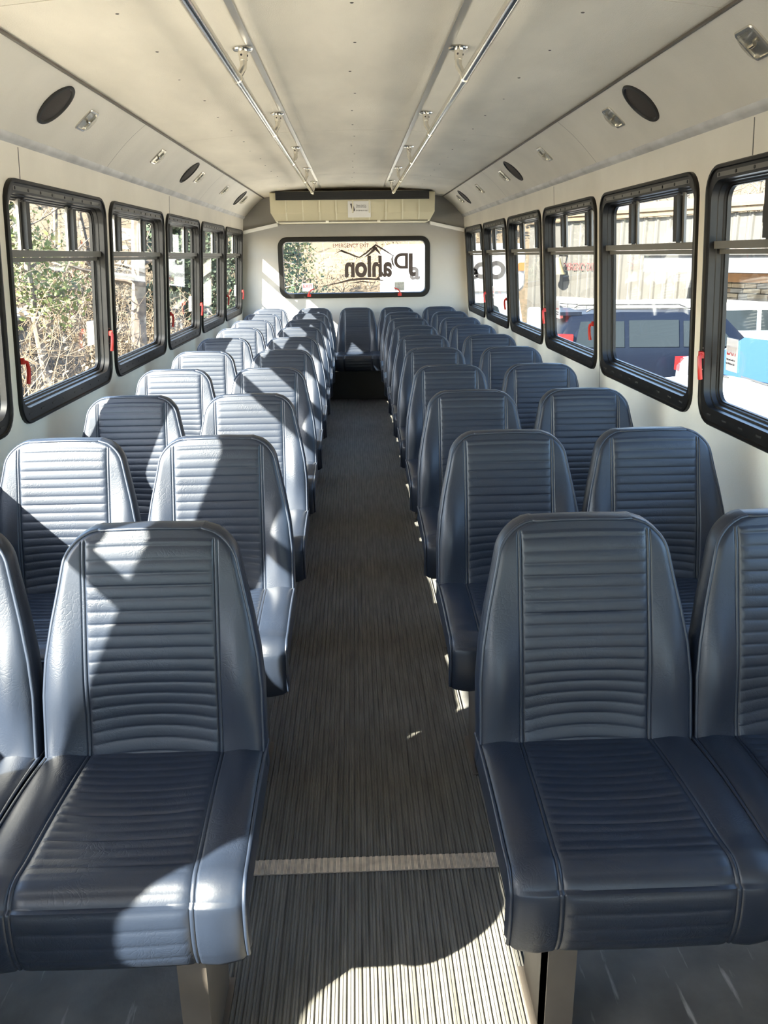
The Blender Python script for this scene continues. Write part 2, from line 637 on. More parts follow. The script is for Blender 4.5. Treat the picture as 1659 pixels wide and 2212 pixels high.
def window(no, side, y0, y1, z0, z1, label, slider=True, handles=(), sticker=None, side_name='left'):
    ym = (y0 + y1) / 2
    root = thing('window_%d' % no, label, 'window', wp(side, ym, (z0 + z1) / 2, 0), kind='structure')
    mb = MB()
    rows = []
    for i_s, i_t, i_b, n, R in FRAME_PROF:
        rows.append([wp(side, a, b, n) for a, b in rrect(y0 + i_s, y1 - i_s, z0 + i_b, z1 - i_t, R)])
    mb.grid(rows, closev=True, flip=(side < 0))
    mb.build('frame', M['black'], root, ang=25)
    mb = MB()       # screw rows in the top and bottom bands
    cnt = 9
    for i in range(cnt):
        y = y0 + 0.09 + (y1 - y0 - 0.18) * i / (cnt - 1) + (0.02 if i == 4 else 0)
        p = Vector(wp(side, y, z1 - 0.031, 0.0072))
        mb.lathe([(0.0062, 0.0), (0.005, 0.003), (0.002, 0.0036)], p, (-side, 0, 0), 8)
        p = wp(side, y, z0 + 0.036, 0.0072)
        mb.box(p[0] - 0.002, p[0] + 0.002, y - 0.016, y + 0.016, p[2] - 0.003, p[2] + 0.003)
    mb.build('screws', M['blackm'], root)
    mb = MB()
    mb.add([wp(side, y, z, n) for y in (y0 + 0.075, y1 - 0.075) for z in (z1 - 0.038, z1 - 0.024) for n in (0.0068, 0.0082)],
           [(0, 1, 3, 2), (4, 6, 7, 5), (0, 4, 5, 1), (2, 3, 7, 6), (0, 2, 6, 4), (1, 5, 7, 3)])
    mb.build('rivet_strip', M['greyf'], root, smooth=False)
    gy0, gy1, gz0, gz1 = y0 + 0.040, y1 - 0.040, z0 + 0.07, z1 - 0.058

    def wbox(mb, ya, yb, za, zb, na, nb):
        mb.add([wp(side, y, z, n) for y in (ya, yb) for z in (za, zb) for n in (na, nb)],
               [(0, 1, 3, 2), (4, 6, 7, 5), (0, 4, 5, 1), (2, 3, 7, 6), (0, 2, 6, 4), (1, 5, 7, 3)])
    if slider:
        mb = MB()
        wbox(mb, gy0 - 0.012, gy1 + 0.012, 1.428, 1.452, -0.046, -0.010)
        wbox(mb, gy0 - 0.006, gy1 + 0.006, 1.411, 1.4265, -0.046, -0.028)
        mb.build('crossbar', M['greyf'], root, smooth=False)
        L = gy1 - gy0
        for fr, in ((0.315,), (0.80,)):
            yc = gy1 - fr * L
            mb = MB()
            wbox(mb, yc - 0.020, yc + 0.016, 1.456, 1.618, -0.040, -0.012)
            wbox(mb, yc + 0.012, yc + 0.030, 1.452, 1.628, -0.041, -0.030)
            mu = mb.build('sash_post', M['blackm'], root, smooth=False)
            mb = MB()
            wbox(mb, yc + 0.016, yc + 0.029, 1.50, 1.545, -0.034, -0.016)
            wbox(mb, yc + 0.022, yc + 0.034, 1.49, 1.515, -0.030, -0.020)
            mb.build('latch', M['blackm'], mu, smooth=False)
            mb = MB()
            wbox(mb, yc - 0.040, yc - 0.0205, 1.452, 1.628, -0.041, -0.032)
            mb.build('sash_edge', M['greyf'], root, smooth=False)
        mb = MB()
        wbox(mb, gy0, gy1, 1.450, gz1 + 0.004, -0.044, -0.0415)
        mb.build('upper_pane', M['glass'], root, smooth=False)
        mb = MB()
        wbox(mb, gy0, gy1, gz0, 1.413, -0.050, -0.047)
        mb.build('lower_pane', M['glass'], root, smooth=False)
    else:
        mb = MB()
        wbox(mb, gy0, gy1, gz0, gz1 + 0.004, -0.050, -0.047)
        mb.build('pane', M['glass'], root, smooth=False)
    for hy, d in handles:
        # red release lever: base plate with two bolts and a hanging grip
        lz = 1.06
        mb = MB()

        def hp(u, v, n):
            return wp(side, hy + d * u * 0.85, lz + v * 0.82, n * 0.85)
        base = [(0.0, 0.062), (0.010, 0.058), (0.012, 0.030), (0.013, -0.030), (0.008, -0.058), (0.0, -0.060), (-0.010, -0.02), (-0.010, 0.02)]
        mb.prism(base, -0.004, 0.008, hp)
        mb.prism([(-0.008, 0.030), (0.004, 0.034), (0.006, 0.006), (-0.008, 0.004)], 0.008, 0.028, hp)
        pts = [hp(-0.004, 0.020, 0.020), hp(-0.018, 0.012, 0.032), hp(-0.026, -0.012, 0.034), hp(-0.028, -0.045, 0.033), hp(-0.026, -0.082, 0.029)]
        mb.tube(pts, 0.0068, 8, r2=0.0078)
        lv = mb.build('release_lever', M['red'], root, ang=40)
        mb = MB()
        for v in (0.046, -0.044, 0.004):
            mb.lathe([(0.004, 0), (0.003, 0.002), (0.001, 0.0025)], hp(0.003, v, 0.008), (-side, 0, 0), 8)
        mb.build('bolts', M['chrome'], lv)
    if sticker:
        sy, sz, written = sticker
        mb = MB()
        wbox(mb, sy - 0.042, sy + 0.042, sz - 0.055, sz + 0.055, -0.0467, -0.0457)
        stk = mb.build('exit_sticker', M['sticker'], root, smooth=False)
        if written:
            tilt = math.atan(LEAN)
            px = side * (xw(sz) + 0.0449)
            if side > 0:
                mt = Matrix.Translation((px, sy, sz)) @ Matrix(((0, 0, -1, 0), (-1, 0, 0, 0), (0, 1, 0, 0), (0, 0, 0, 1)))
            else:
                mt = Matrix.Translation((px, sy, sz)) @ Matrix(((0, 0, 1, 0), (1, 0, 0, 0), (0, 1, 0, 0), (0, 0, 0, 1)))
            rot = Matrix.Rotation(-tilt, 4, 'X')
            mt = mt @ rot
            text('lettering', 'EXIT', 0.042, M['redink'], stk, mt @ Matrix.Translation((0, 0.012, 0)), offset=0.0006, depth=0.0003, sx=0.85)
            text('lettering', '* EMERGENCY *', 0.0095, M['ink'], stk, mt @ Matrix.Translation((0, 0.041, 0)), depth=0.0003)
            text('lettering', 'Pull out handle to', 0.0088, M['ink'], stk, mt @ Matrix.Translation((0, -0.016, 0)), depth=0.0003)
            text('lettering', 'Push Window Out', 0.0088, M['ink'], stk, mt @ Matrix.Translation((0, -0.029, 0)), depth=0.0003)
    return root


ORD = ['first', 'second', 'third', 'fourth', 'fifth', 'sixth', 'seventh', 'eighth', 'ninth', 'tenth']
no = 1
for side, wins, nm in ((-1, LEFT_WIN, 'left'), (1, RIGHT_WIN, 'right')):
    tot = len(wins)
    for i, (a, b, z0, z1) in enumerate(wins):
        lab = 'black-framed bus window in the %s wall, %s from the rear' % (nm, ORD[tot - 1 - i])
        hd, stk = [], None
        if side < 0 and i in (3, 5, 7):
            hd = [(b - 0.020, 1), (a + 0.020, -1)]
            stk = (b - 0.125, 1.085, i != 3)
        if side > 0 and i in (1, 3, 5):
            hd = [(b - 0.020, 1), (a + 0.020, -1)]
            stk = (b - 0.125, 1.085, True)
        window(no, side, a, b, z0, z1, lab, slider=(z0 < 0.9 and not (side < 0 and i == 2)), handles=hd, sticker=stk, side_name=nm)
        no += 1

# rear emergency window
REARW = thing('window_%d' % no, 'wide black-framed emergency window in the rear wall', 'window', ((RW[0] + RW[1]) / 2, Y_REAR, 1.3), kind='structure')
no += 1
mb = MB()
rows = []
for ins, n, R in ((0, 0.0, 0.10), (0, -0.014, 0.10), (0.005, -0.020, 0.097), (0.046, -0.020, 0.062), (0.052, -0.010, 0.056), (0.054, 0.03, 0.054), (0.03, 0.04, 0.07)):
    rows.append([(a, Y_REAR + n, b) for a, b in rrect(RW[0] + ins, RW[1] - ins, RW[2] + ins, RW[3] - ins, R, 9)])
mb.grid(rows, closev=True, flip=True)
mb.build('frame', M['black'], REARW, ang=30)
mb = MB()
mb.box(RW[0] + 0.045, RW[1] - 0.045, Y_REAR + 0.020, Y_REAR + 0.024, RW[2] + 0.045, RW[3] - 0.045)
mb.build('pane', M['glass'], REARW, smooth=False)
FACE = Matrix(((1, 0, 0, 0), (0, 0, -1, 0), (0, 1, 0, 0), (0, 0, 0, 1)))      # text facing the camera (-Y)


def ftext(name, body, size, m, parent, x, y, z, **k):
    return text(name, body, size, m, parent, Matrix.Translation((x, y, z)) @ FACE, **k)


YD = Y_REAR + 0.0185
ftext('lettering', 'EMERGENCY EXIT', 0.056, mat('backlit_red_ink', (0.16, 0.012, 0.012), 0.7), REARW, -0.04, YD, 1.520, label='red warning words at the top of the glass', sx=0.85)  # red ink darkened in its colour, as if lit only from behind
ftext('lettering', 'ahlon', 0.29, M['decal'], REARW, 0.140, YD, 1.295, mirror=True, offset=0.011, label='dark reversed name across the glass', sx=0.80)
ftext('lettering', 'D', 0.22, M['decal'], REARW, 0.500, YD, 1.350, mirror=True, offset=0.006, label='thin reversed capital letter')
ftext('lettering', 'J', 0.24, M['decal'], REARW, 0.600, YD, 1.335, mirror=True, offset=0.010, label='bold reversed capital letter')
mb = MB()


def stroke(pts, ws, y=YD):
    P = [[], []]
    for i, (a, b) in enumerate(pts):
        p0 = Vector(pts[max(i - 1, 0)])
        p1 = Vector(pts[min(i + 1, len(pts) - 1)])
        d = (p1 - p0).normalized()
        nn = Vector((-d.y, d.x)) * ws[i] * 1.5
        P[0].append((a + nn.x, b + nn.y))
        P[1].append((a - nn.x, b - nn.y))
    poly = P[0] + P[1][::-1]
    n = len(pts)
    for i in range(n - 1):
        q = [P[0][i], P[0][i + 1], P[1][i + 1], P[1][i]]
        mb.prism(q, y - 0.0004, y + 0.0004, lambda u, v, d: (u, d, v))


stroke([(-0.22, 1.435), (-0.14, 1.475), (0.0, 1.415), (0.05, 1.40), (0.13, 1.45), (0.225, 1.525), (0.33, 1.465), (0.44, 1.395)],
       [0.001, 0.004, 0.006, 0.004, 0.006, 0.007, 0.006, 0.001])
stroke([(-0.14, 1.468), (-0.07, 1.435)], [0.006, 0.001])
stroke([(0.225, 1.51), (0.20, 1.47), (0.15, 1.43), (0.10, 1.40)], [0.014, 0.009, 0.006, 0.001])
stroke([(0.225, 1.49), (0.255, 1.455), (0.285, 1.42)], [0.010, 0.006, 0.001])
stroke([(-0.40, 1.10), (-0.2, 1.135), (-0.05, 1.170), (0.1, 1.180), (0.22, 1.172), (0.33, 1.155)], [0.001, 0.004, 0.007, 0.008, 0.006, 0.001])
stroke([(-0.06, 1.135), (0.08, 1.152), (0.22, 1.135)], [0.001, 0.005, 0.001])
stroke([(0.418, 1.43), (0.398, 1.38), (0.408, 1.33), (0.43, 1.29)], [0.001, 0.006, 0.006, 0.001])
stroke([(0.246, 1.172), (0.25, 1.20)], [0.016, 0.001])
mb.build('mountain_decal', M['decal'], REARW, smooth=False)
mb = MB()
mb.box(-0.573, -0.455, Y_REAR + 0.0175, Y_REAR + 0.0185, 1.055, 1.142)
es = mb.build('exit_sticker', M['sticker'], REARW, smooth=False)
ftext('lettering', 'EXIT', 0.05, M['redink'], es, -0.514, Y_REAR + 0.0168, 1.108, depth=0.0003)
mb = MB()
mb.box(0.425, 0.530, Y_REAR + 0.0175, Y_REAR + 0.0185, 1.055, 1.142)
mb.build('exit_sticker', mat('grey_sticker', (0.30, 0.30, 0.29), 0.35, vary=0.4, vscale=30), REARW, smooth=False)
for x, s in ((-0.50, 1), (0.478, -1)):
    mb = MB()
    mb.tube([(x, Y_REAR - 0.022, 1.02), (x, Y_REAR - 0.03, 1.045), (x + s * 0.02, Y_REAR - 0.03, 1.068), (x + s * 0.062, Y_REAR - 0.028, 1.084)], 0.009, 8, r2=0.005)
    mb.box(x - 0.02, x + 0.02, Y_REAR - 0.024, Y_REAR - 0.018, 1.0, 1.03)
    mb.build('release_lever', M['red'], REARW)

# windshield and door glass (behind the camera)
ws_ = thing('window_%d' % no, 'wide windshield at the front of the bus', 'window', (0, Y_FRONT, 1.2), kind='structure')
mb = MB()
mb.box(-0.95, 0.95, Y_FRONT - 0.04, Y_FRONT - 0.035, 1.00, 1.50)
mb.build('pane', M['glass'], ws_, smooth=False)
dr = thing('door_1', 'glazed entry door at the front of the right wall', 'door', wp(1, -1.0, 0.9, 0), kind='structure')
mb = MB()
rows = [[wp(1, a, b, n) for a, b in rrect(DOOR[0] + i, DOOR[1] - i, DOOR[2] + i, DOOR[3] - i, 0.05)] for i, n in ((0, 0), (0, 0.012), (0.06, 0.012), (0.06, -0.06))]
mb.grid(rows, closev=True)
mb.build('frame', M['black'], dr)
mb = MB()
mb.add([wp(1, y, z, n) for y in (DOOR[0] + 0.05, DOOR[1] - 0.05) for z in (DOOR[2] + 0.05, DOOR[3] - 0.05) for n in (-0.05, -0.046)],
       [(0, 1, 3, 2), (4, 6, 7, 5), (0, 4, 5, 1), (2, 3, 7, 6), (0, 2, 6, 4), (1, 5, 7, 3)])
mb.build('pane', M['glass'], dr, smooth=False)

# ------------------------------------------------------------------ seats
def seat_back():
    zs = np.linspace(0.40, 0.891, 230)
    out = np.array([0.150, 0.162, 0.174, 0.184, 0.192, 0.199, 0.206, 0.2125, 0.2175])
    fr = (out - 0.14) / (0.2175 - 0.14)
    inn = np.array([0.0, 0.02, 0.04, 0.06, 0.08, 0.095, 0.108, 0.118, 0.124, 0.1265, 0.1278, 0.1290, 0.1302, 0.1315, 0.1335, 0.1352, 0.1365, 0.1378, 0.1390, 0.140])
    hz = [0.40, 0.58, 0.65, 0.72, 0.79, 0.855, 0.891]
    hv = [0.2175, 0.2165, 0.210, 0.1975, 0.182, 0.1685, 0.160]
    R = 0.058
    top = 0.891
    rows, per_l, per_r, per_t = [], [], [], None
    ZL = [0.452 + 0.0243 * k for k in range(19)]
    for z in zs:
        hw = float(np.interp(z, hz, hv))
        if z > top - R:
            hw = hw - R + math.sqrt(max(0, R * R - (z - (top - R)) ** 2))
        half = list(inn) + [0.14 + f * max(hw - 0.14, 0) for f in fr]
        half = np.minimum(half, hw)
        xs_ = np.concatenate([-half[:0:-1], half])
        row = []
        for x in xs_:
            ax = abs(x)
            y = 0.125 * ((z - 0.455) / 0.45)
            g = math.exp(-((z - 0.50) / 0.10) ** 2)
            y += 0.016 * max(0, 1 - (x / 0.2) ** 2) * g
            y -= 0.020 * math.exp(-((ax - 0.175) / 0.035) ** 2) * math.exp(-((z - 0.60) / 0.11) ** 2)
            y += 0.010 * max(0, (z - 0.82) / 0.071) ** 2
            # pleats
            zz = z - 0.012 * (1 - (x / 0.13) ** 2) * g
            u = (zz - ZL[0]) / 0.0243
            if -1 < u < 17.4 and ax < 0.1275:
                fz = u - math.floor(u)
                y -= 0.0037 * (max(0, math.sin(math.pi * fz))) ** 0.22 * min(1, (0.1275 - ax) / 0.006)
            # double stitched seams
            if z < 0.878:
                y += 0.0022 * math.exp(-((ax - 0.129) / 0.0013) ** 2) + 0.0022 * math.exp(-((ax - 0.1365) / 0.0013) ** 2)
            # roll over the edge
            e = (hw - ax)
            y += 0.006 * max(0, 1 - e / 0.012) ** 2
            row.append((x, y, z + 0.008 * (1 - (x / 0.165) ** 2) * max(0, (z - 0.79) / 0.101) ** 2))
        rows.append(row)
    mb = MB()
    mb.grid(rows)
    per = [r[0] for r in rows] + rows[-1][1:-1] + [r[-1] for r in rows[::-1]]
    per = [p for i, p in enumerate(per) if i % 3 == 0 or i == len(per) - 1]

    def inset(p, d, k):
        cz = 0.64
        q = (p[0] * k, p[1] + d, cz + (p[2] - cz) * (1 - (1 - k) * 0.6))
        return q
    dep = [(0.0, 1.0), (0.012, 1.022), (0.035, 1.03), (0.058, 1.022), (0.072, 0.99), (0.078, 0.94)]
    band = [[inset(p, d * (1 - 0.25 * max(0, (p[2] - 0.5) / 0.4)), k) for p in per] for d, k in dep]
    mb.grid(band, flip=True)
    b0 = len(mb.v) - len(per)
    mb.f.append(tuple(b0 + i for i in range(len(per)))[::-1])
    mb.mi.append(0)
    pip = MB()
    pip.tube([(p[0] * 1.004, p[1] + 0.002, p[2] + 0.001) for p in per], 0.0042, 6)
    return mb, pip


def seat_cushion():
    # path of the top sheet, rear -> front -> down
    P = []
    for t in np.linspace(0, 1, 130):
        P.append((0.06 + (-0.335 - 0.06) * t, 0.455 + 0.010 * t + 0.010 * math.sin(math.pi * min(1, t * 1.1))))
    cy_, cz_, R = -0.335, 0.417, 0.048
    y0_, z0_ = P[-1]
    for a in np.linspace(0, 1, 22)[1:]:
        t = math.radians(90 + 84 * a)
        P.append((cy_ + R * math.cos(t), cz_ + (z0_ - cz_) * math.sin(t)))
    ye, ze = P[-1]
    for t in np.linspace(0, 1, 34)[1:]:
        P.append((ye + 0.010 * t * t - 0.004 * math.sin(math.pi * t), ze + (0.318 - ze) * t))
    for a in np.linspace(0, 1, 8)[1:]:
        P.append((ye + 0.010 + 0.03 * a, 0.318 - 0.006 * math.sin(a * math.pi / 2)))
    P = np.array(P)
    s = np.concatenate([[0], np.cumsum(np.linalg.norm(np.diff(P, axis=0), axis=1))])
    T = np.gradient(P, axis=0)
    T /= np.linalg.norm(T, axis=1)[:, None]
    N = np.stack([T[:, 1], -T[:, 0]], 1)
    N = np.where((N[:, 1:2] < -0.3) & (P[:, 1:2] > 0.4), -N, N)
    # N points up on top, forward (-y) at the front
    inn = np.array([0, 0.02, 0.04, 0.06, 0.08, 0.095, 0.108, 0.118, 0.1245, 0.1268, 0.1282, 0.1295, 0.1308, 0.1325, 0.1345, 0.1358, 0.137, 0.1382, 0.1395, 0.142])
    rows = []
    stot = s[-1]
    for i, (y, z) in enumerate(P):
        hw = 0.2195 + 0.005 * min(1, s[i] / 0.4)
        seam = 1.0 + 0.085 * min(1, s[i] / 0.42)
        ii = inn * seam
        half = np.concatenate([ii, ii[-1] + (hw - ii[-1]) * np.array([0.15, 0.35, 0.55, 0.72, 0.84, 0.93, 1.0])])
        xs_ = np.concatenate([-half[:0:-1], half])
        row = []
        ontop = 1.0 if y > -0.335 else 0.0
        for x in xs_:
            ax = abs(x)
            h = 0.0
            tt = min(1, max(0, (0.06 - y) / 0.395))
            h -= 0.014 * max(0, 1 - (x / 0.17) ** 2) * math.sin(math.pi * tt) * ontop
            h += 0.006 * math.exp(-((ax - 0.18) / 0.03) ** 2)
            if s[i] > stot - 0.15:
                h += 0.010 * (1 - (x / 0.225) ** 2) * max(0, min(1, (stot - s[i]) / 0.06))
            per_ = 0.0225 if s[i] < 0.40 else 0.0285
            u = (s[i] - 0.40) / per_
            fz = u - math.floor(u)
            lim = 0.1268 * seam
            if ax < lim and s[i] < stot - 0.03:
                h += 0.0037 * (max(0, math.sin(math.pi * fz))) ** 0.22 * min(1, (lim - ax) / 0.006)
            h -= 0.0022 * math.exp(-((ax / seam - 0.1295) / 0.0013) ** 2) + 0.0022 * math.exp(-((ax / seam - 0.137) / 0.0013) ** 2)
            e = hw - ax
            h -= 0.007 * max(0, 1 - e / 0.014) ** 2
            row.append((x, y + N[i, 0] * h, z + N[i, 1] * h))
        rows.append(row)
    mb = MB()
    mb.grid(rows)
    for k, sg in ((0, -1), (-1, 1)):
        edge = [r[k] for r in rows][::2]
        low = []
        for p in edge:
            low.append((p[0] + sg * 0.004, max(p[1], -0.345), min(p[2], 0.40)))
        bot = [(p[0] - sg * 0.014, max(p[1], -0.335), 0.315) for p in edge]
        mb.grid([edge, low, bot], flip=(sg < 0))
    mb.box(-0.205, 0.205, -0.33, 0.05, 0.312, 0.325)
    mb.add([rows[0][0], rows[0][-1], (0.2, 0.06, 0.315), (-0.2, 0.06, 0.315)], [(0, 1, 2, 3)])
    pips = []
    for k, sg in ((0, -1), (-1, 1)):
        pip = MB()
        pip.tube([(r[k][0] + sg * 0.0015, r[k][1], r[k][2] + 0.001) for r in rows[:-7:2]], 0.004, 6)
        pips.append(pip)
    return mb, pips


def seat_leg(sg):
    """sg: +1 leg towards +x (left-hand benches), -1 towards -x"""
    mb = MB()
    xa, xb = sorted((sg * 0.087, sg * 0.138))
    mb.box(xa, xb, -0.305, -0.255, 0.006, 0.30)
    # gusset plate behind, narrowing towards the floor, and the foot
    xp = sg * 0.138
    prof_ = [(-0.300, 0.006), (-0.13, 0.006), (-0.125, 0.06), (-0.11, 0.15), (-0.075, 0.24), (-0.05, 0.30), (-0.300, 0.30)]
    mb.prism(prof_, xp - sg * 0.006, xp, lambda u, v, d: (d, u, v))
    mb.box(xa - 0.012, xb + 0.012, -0.315, -0.12, 0.0, 0.008)
    return mb


def seat_frame(w=0.2):
    mb = MB()
    for y in (-0.29, -0.02):
        mb.box(-w, w, y - 0.016, y + 0.016, 0.284, 0.314)
    for x in (-0.17, 0.17):
        mb.box(x - 0.014, x + 0.014, -0.29, -0.02, 0.288, 0.312)
    for x in (-0.14, 0.14):
        mb.tube([(x, -0.02, 0.298), (x, 0.05, 0.30), (x, 0.075, 0.36), (x, 0.095, 0.45)], 0.012, 8)
    return mb


BK, BKP = seat_back()
CU, CUP = seat_cushion()


def make_seat(leg):
    r = thing('bus_seat', 'x', 'seat', (0, 0, 0), 'navy vinyl bus seats')
    z = (0, 0, 0)
    b = BK.build('backrest', M['vinyl'], r, ang=60)
    BKP.build('piping', M['piping'], b, ang=80)
    c = CU.build('cushion', M['vinyl'], r, ang=60)
    for cp in CUP:
        cp.build('piping', M['piping'], c, ang=80)
    seat_frame().build('frame', M['blackm'], r)
    if leg:
        seat_leg(leg).build('leg', M['leg'], r, smooth=False)
    return r


pro_l = make_seat(1)
pro_r = make_seat(-1)
pro_w = copy_tree(pro_r)
for ch in list(pro_w.children):
    if ch.name.startswith('leg'):
        bpy.data.objects.remove(ch)
pro = {'l': pro_l, 'r': pro_r, 'w': pro_w}
used = set()


def place_seat(kind, x, y, label):
    if kind in used:
        s = copy_tree(pro[kind])
    else:
        s = pro[kind]
        used.add(kind)
    s.location = (x, y, 0)
    s['label'] = label
    return s


ROWY = [1.43] + [2.40 + 0.785 * k - 0.122 for k in range(8)]
for i, y in enumerate(ROWY):
    for kind, x, lab in (('w', -0.893, 'beside the left windows'), ('l', -0.435, 'left of the aisle'),
                         ('r', 0.447, 'right of the aisle'), ('w', 0.896, 'beside the right windows')):
        place_seat(kind, x, y, 'navy vinyl bus seat %s, %s row from the front' % (lab, ORD[i]))
for x, lab in ((-0.893, 'leftmost of the back row under the rear window'), (-0.432, 'second from left in the back row under the rear window'),
               (0.011, 'middle of the back row facing the aisle'), (0.43, 'second from right in the back row under the rear window'),
               (0.875, 'rightmost of the back row under the rear window')):
    place_seat('w', x, 8.68 - 0.122, 'navy vinyl bus seat ' + lab)
mb = MB()
mb.box(-1.19, 1.19, 8.36, 8.50, 0.0, 0.283)
mb.box(-1.19, 1.19, 8.50, 8.62, 0.0, 0.283)
tag(mb.build('seat_riser', M['blackm'], smooth=False), 'black boxed riser under the back row of seats', 'riser')

# ------------------------------------------------------------------ ceiling fittings
for sx, lab in ((-1, 'left'), (1, 'right')):
    x = sx * 0.363 - (0.004 if sx < 0 else 0.006)
    hr = thing('handrail', 'long polished steel handrail hung from the ceiling on the %s of the aisle' % lab, 'handrail', (x, 4.0, 1.96), 'ceiling handrails')
    ys = [0.45, 1.68, 2.91, 4.14, 5.37, 6.60, 7.74]
    mb = MB()
    mb.tube([(x, -0.6, 1.96), (x, 7.84, 1.96)], 0.0145, 16)
    mb.build('rail_tube', M['chrome'], hr)
    for y in ys:
        xb_ = x + (0.018 if sx < 0 else -0.018)
        zt = zc(xb_)
        mb = MB()
        mb.lathe([(0.004, 0.0), (0.030, 0.001), (0.033, 0.004), (0.030, 0.008), (0.015, 0.010), (0.0135, 0.030), (0.0135, 0.036)], (xb_, y, zt), (0, 0, -1), 18)
        mb.tube([(xb_, y, zt - 0.03), (xb_, y - 0.004, zt - 0.055), (x + 0.006 * -sx, y - 0.02, 1.972), (x, y - 0.034, 1.964)], 0.0125, 10, r2=0.009)
        mb.tube([(x, y - 0.040, 1.96), (x, y + 0.006, 1.96)], 0.0168, 16)
        bk = mb.build('bracket', M['chrome'], hr)
        mb = MB()
        mb.lathe([(0.0035, 0), (0.003, 0.003), (0.001, 0.0035)], (xb_ + 0.0128, y, zt - 0.022), (1, 0, 0), 8)
        mb.lathe([(0.0035, 0), (0.003, 0.003), (0.001, 0.0035)], (xb_ - 0.004, y - 0.0128, zt - 0.022), (0, -1, 0), 8)
        mb.build('set_screw', M['ink'], bk)


def cove_frame(side, y, t=0.5):
    """origin, outward normal and the slope direction on the cove panel"""
    x = 0.935 + 0.202 * t
    z = 2.004 - 0.182 * t + 0.012 * math.sin(math.pi * t)
    sl = Vector((side * 0.202, 0, -0.182 + 0.012 * math.pi * math.cos(math.pi * t))).normalized()
    n = Vector((-side * -sl.z * -1, 0, 0))
    n = Vector((-side * abs(sl.z), 0, -abs(sl.x))).normalized()
    return Vector((side * x, y, z)), n, sl


SPK_Y = {-1: [3.13, 5.52, 7.88], 1: [3.17, 5.60, 8.02]}
LMP_Y = {-1: [2.29, 3.476, 4.669, 5.85, 6.954, 8.14], 1: [2.31, 3.493, 4.704, 5.933, 7.061, 8.30]}
WORDN = ['nearest the camera', 'middle one of three', 'nearest the rear wall']
for side, nm in ((-1, 'left'), (1, 'right')):
    for i, y in enumerate(SPK_Y[side]):
        o, n, sl = cove_frame(side, y, 0.47)
        r = thing('ceiling_speaker', 'round dark grille speaker on the %s cove panel, %s' % (nm, WORDN[i]), 'speaker', o, 'round speakers on the cove panels')
        mb = MB()
        mb.lathe([(0.084, -0.006), (0.086, 0.004), (0.084, 0.009), (0.076, 0.010), (0.073, 0.006), (0.072, -0.002), (0.001, -0.002)], o, n, 32)
        mb.build('rim', M['blackm'], r)
        mb = MB()
        mb.lathe([(0.0725, 0.003), (0.05, 0.007), (0.02, 0.009), (0.001, 0.0092)], o, n, 28)
        mb.build('grille', mat('speaker_mesh', (0.045, 0.036, 0.03), 0.7, bump=0.8, bscale=500), r)
    for i, y in enumerate(LMP_Y[side]):
        o, n, sl = cove_frame(side, y, 0.47)
        r = thing('dome_lamp', 'small square clear-lens lamp on the %s cove panel, %s from the front' % (nm, ORD[i]), 'lamp', o, 'square lamps on the cove panels')
        e1 = Vector((0, 1, 0))

        def lp_(u, v, d):
            return o + e1 * u + sl * v + n * d
        mb = MB()
        rows = [[lp_(a, b, d) for a, b in rrect(-hs, hs, -hs, hs, 0.012, 5)] for hs, d in ((0.049, -0.004), (0.049, 0.004), (0.046, 0.007), (0.040, 0.007), (0.038, 0.002))]
        mb.grid(rows, closev=True)
        k0 = len(mb.v) - len(rows[0])
        mb.f.append(tuple(k0 + k for k in range(len(rows[0]))))
        mb.mi.append(0)
        mb.build('base', M['lampbase'], r)
        mb = MB()
        rows = [[lp_(a, b, d) for a, b in rrect(-hs, hs, -hs, hs, rr, 5)] for hs, d, rr in ((0.038, 0.005, 0.01), (0.034, 0.016, 0.012), (0.024, 0.022, 0.012), (0.008, 0.024, 0.006))]
        mb.grid(rows, closev=True)
        k0 = len(mb.v) - len(rows[0])
        mb.f.append(tuple(k0 + k for k in range(len(rows[0]))))
        mb.mi.append(0)
        mb.build('lens', M['lens'], r, ang=60)
        mb = MB()
        mb.tube([lp_(-0.014, 0.0, 0.010), lp_(-0.006, 0, 0.013), lp_(0.006, 0, 0.013), lp_(0.014, 0, 0.010)], 0.006, 10)
        mb.build('bulb', M['chrome'], r)

# ------------------------------------------------------------------ rear air conditioner
AC = thing('air_conditioner', 'long beige air conditioner with black grille above the rear window', 'air conditioner', (0, 8.75, 1.735))
mb = MB()
ACX0, ACX1 = -0.815, 0.795
prof_ = [(9.075, 2.012), (8.47, 2.012), (8.452, 2.004), (8.45, 1.99), (8.45, 1.826), (8.455, 1.812), (8.505, 1.752), (8.53, 1.741), (9.075, 1.741)]


def acx(z):
    return 0.048 * max(0.0, (1.83 - z) / 0.09) ** 1.0 if z < 1.83 else 0.0


L_ = [(ACX0 + acx(z), y, z) for y, z in prof_]
R_ = [(ACX1 - acx(z), y, z) for y, z in prof_]
n_ = len(prof_)
mb.add(L_ + R_, [(i, (i + 1) % n_, n_ + (i + 1) % n_, n_ + i) for i in range(n_)] + [tuple(range(n_)), tuple(range(n_, 2 * n_))[::-1]])
HOUS = mb.build('housing', M['acbeige'], AC, ang=25)
for i in range(9):
    mb = MB()
    x = -0.66 + 1.30 * i / 8
    if abs(x - 0.054) < 0.12 and i == 4:
        pass
    mb.box(x - 0.007, x + 0.007, 8.436, 8.452, 1.826, 1.938)
    mb.add([(x + s * 0.007, y, z) for s in (-1, 1) for y, z in ((8.436, 1.826), (8.452, 1.826), (8.500, 1.762), (8.492, 1.752))],
           [(0, 3, 2, 1), (4, 5, 6, 7), (0, 1, 5, 4), (1, 2, 6, 5), (2, 3, 7, 6), (3, 0, 4, 7)])
    mb.build('rib', M['acrib_lit'], HOUS, smooth=False)
mb = MB()
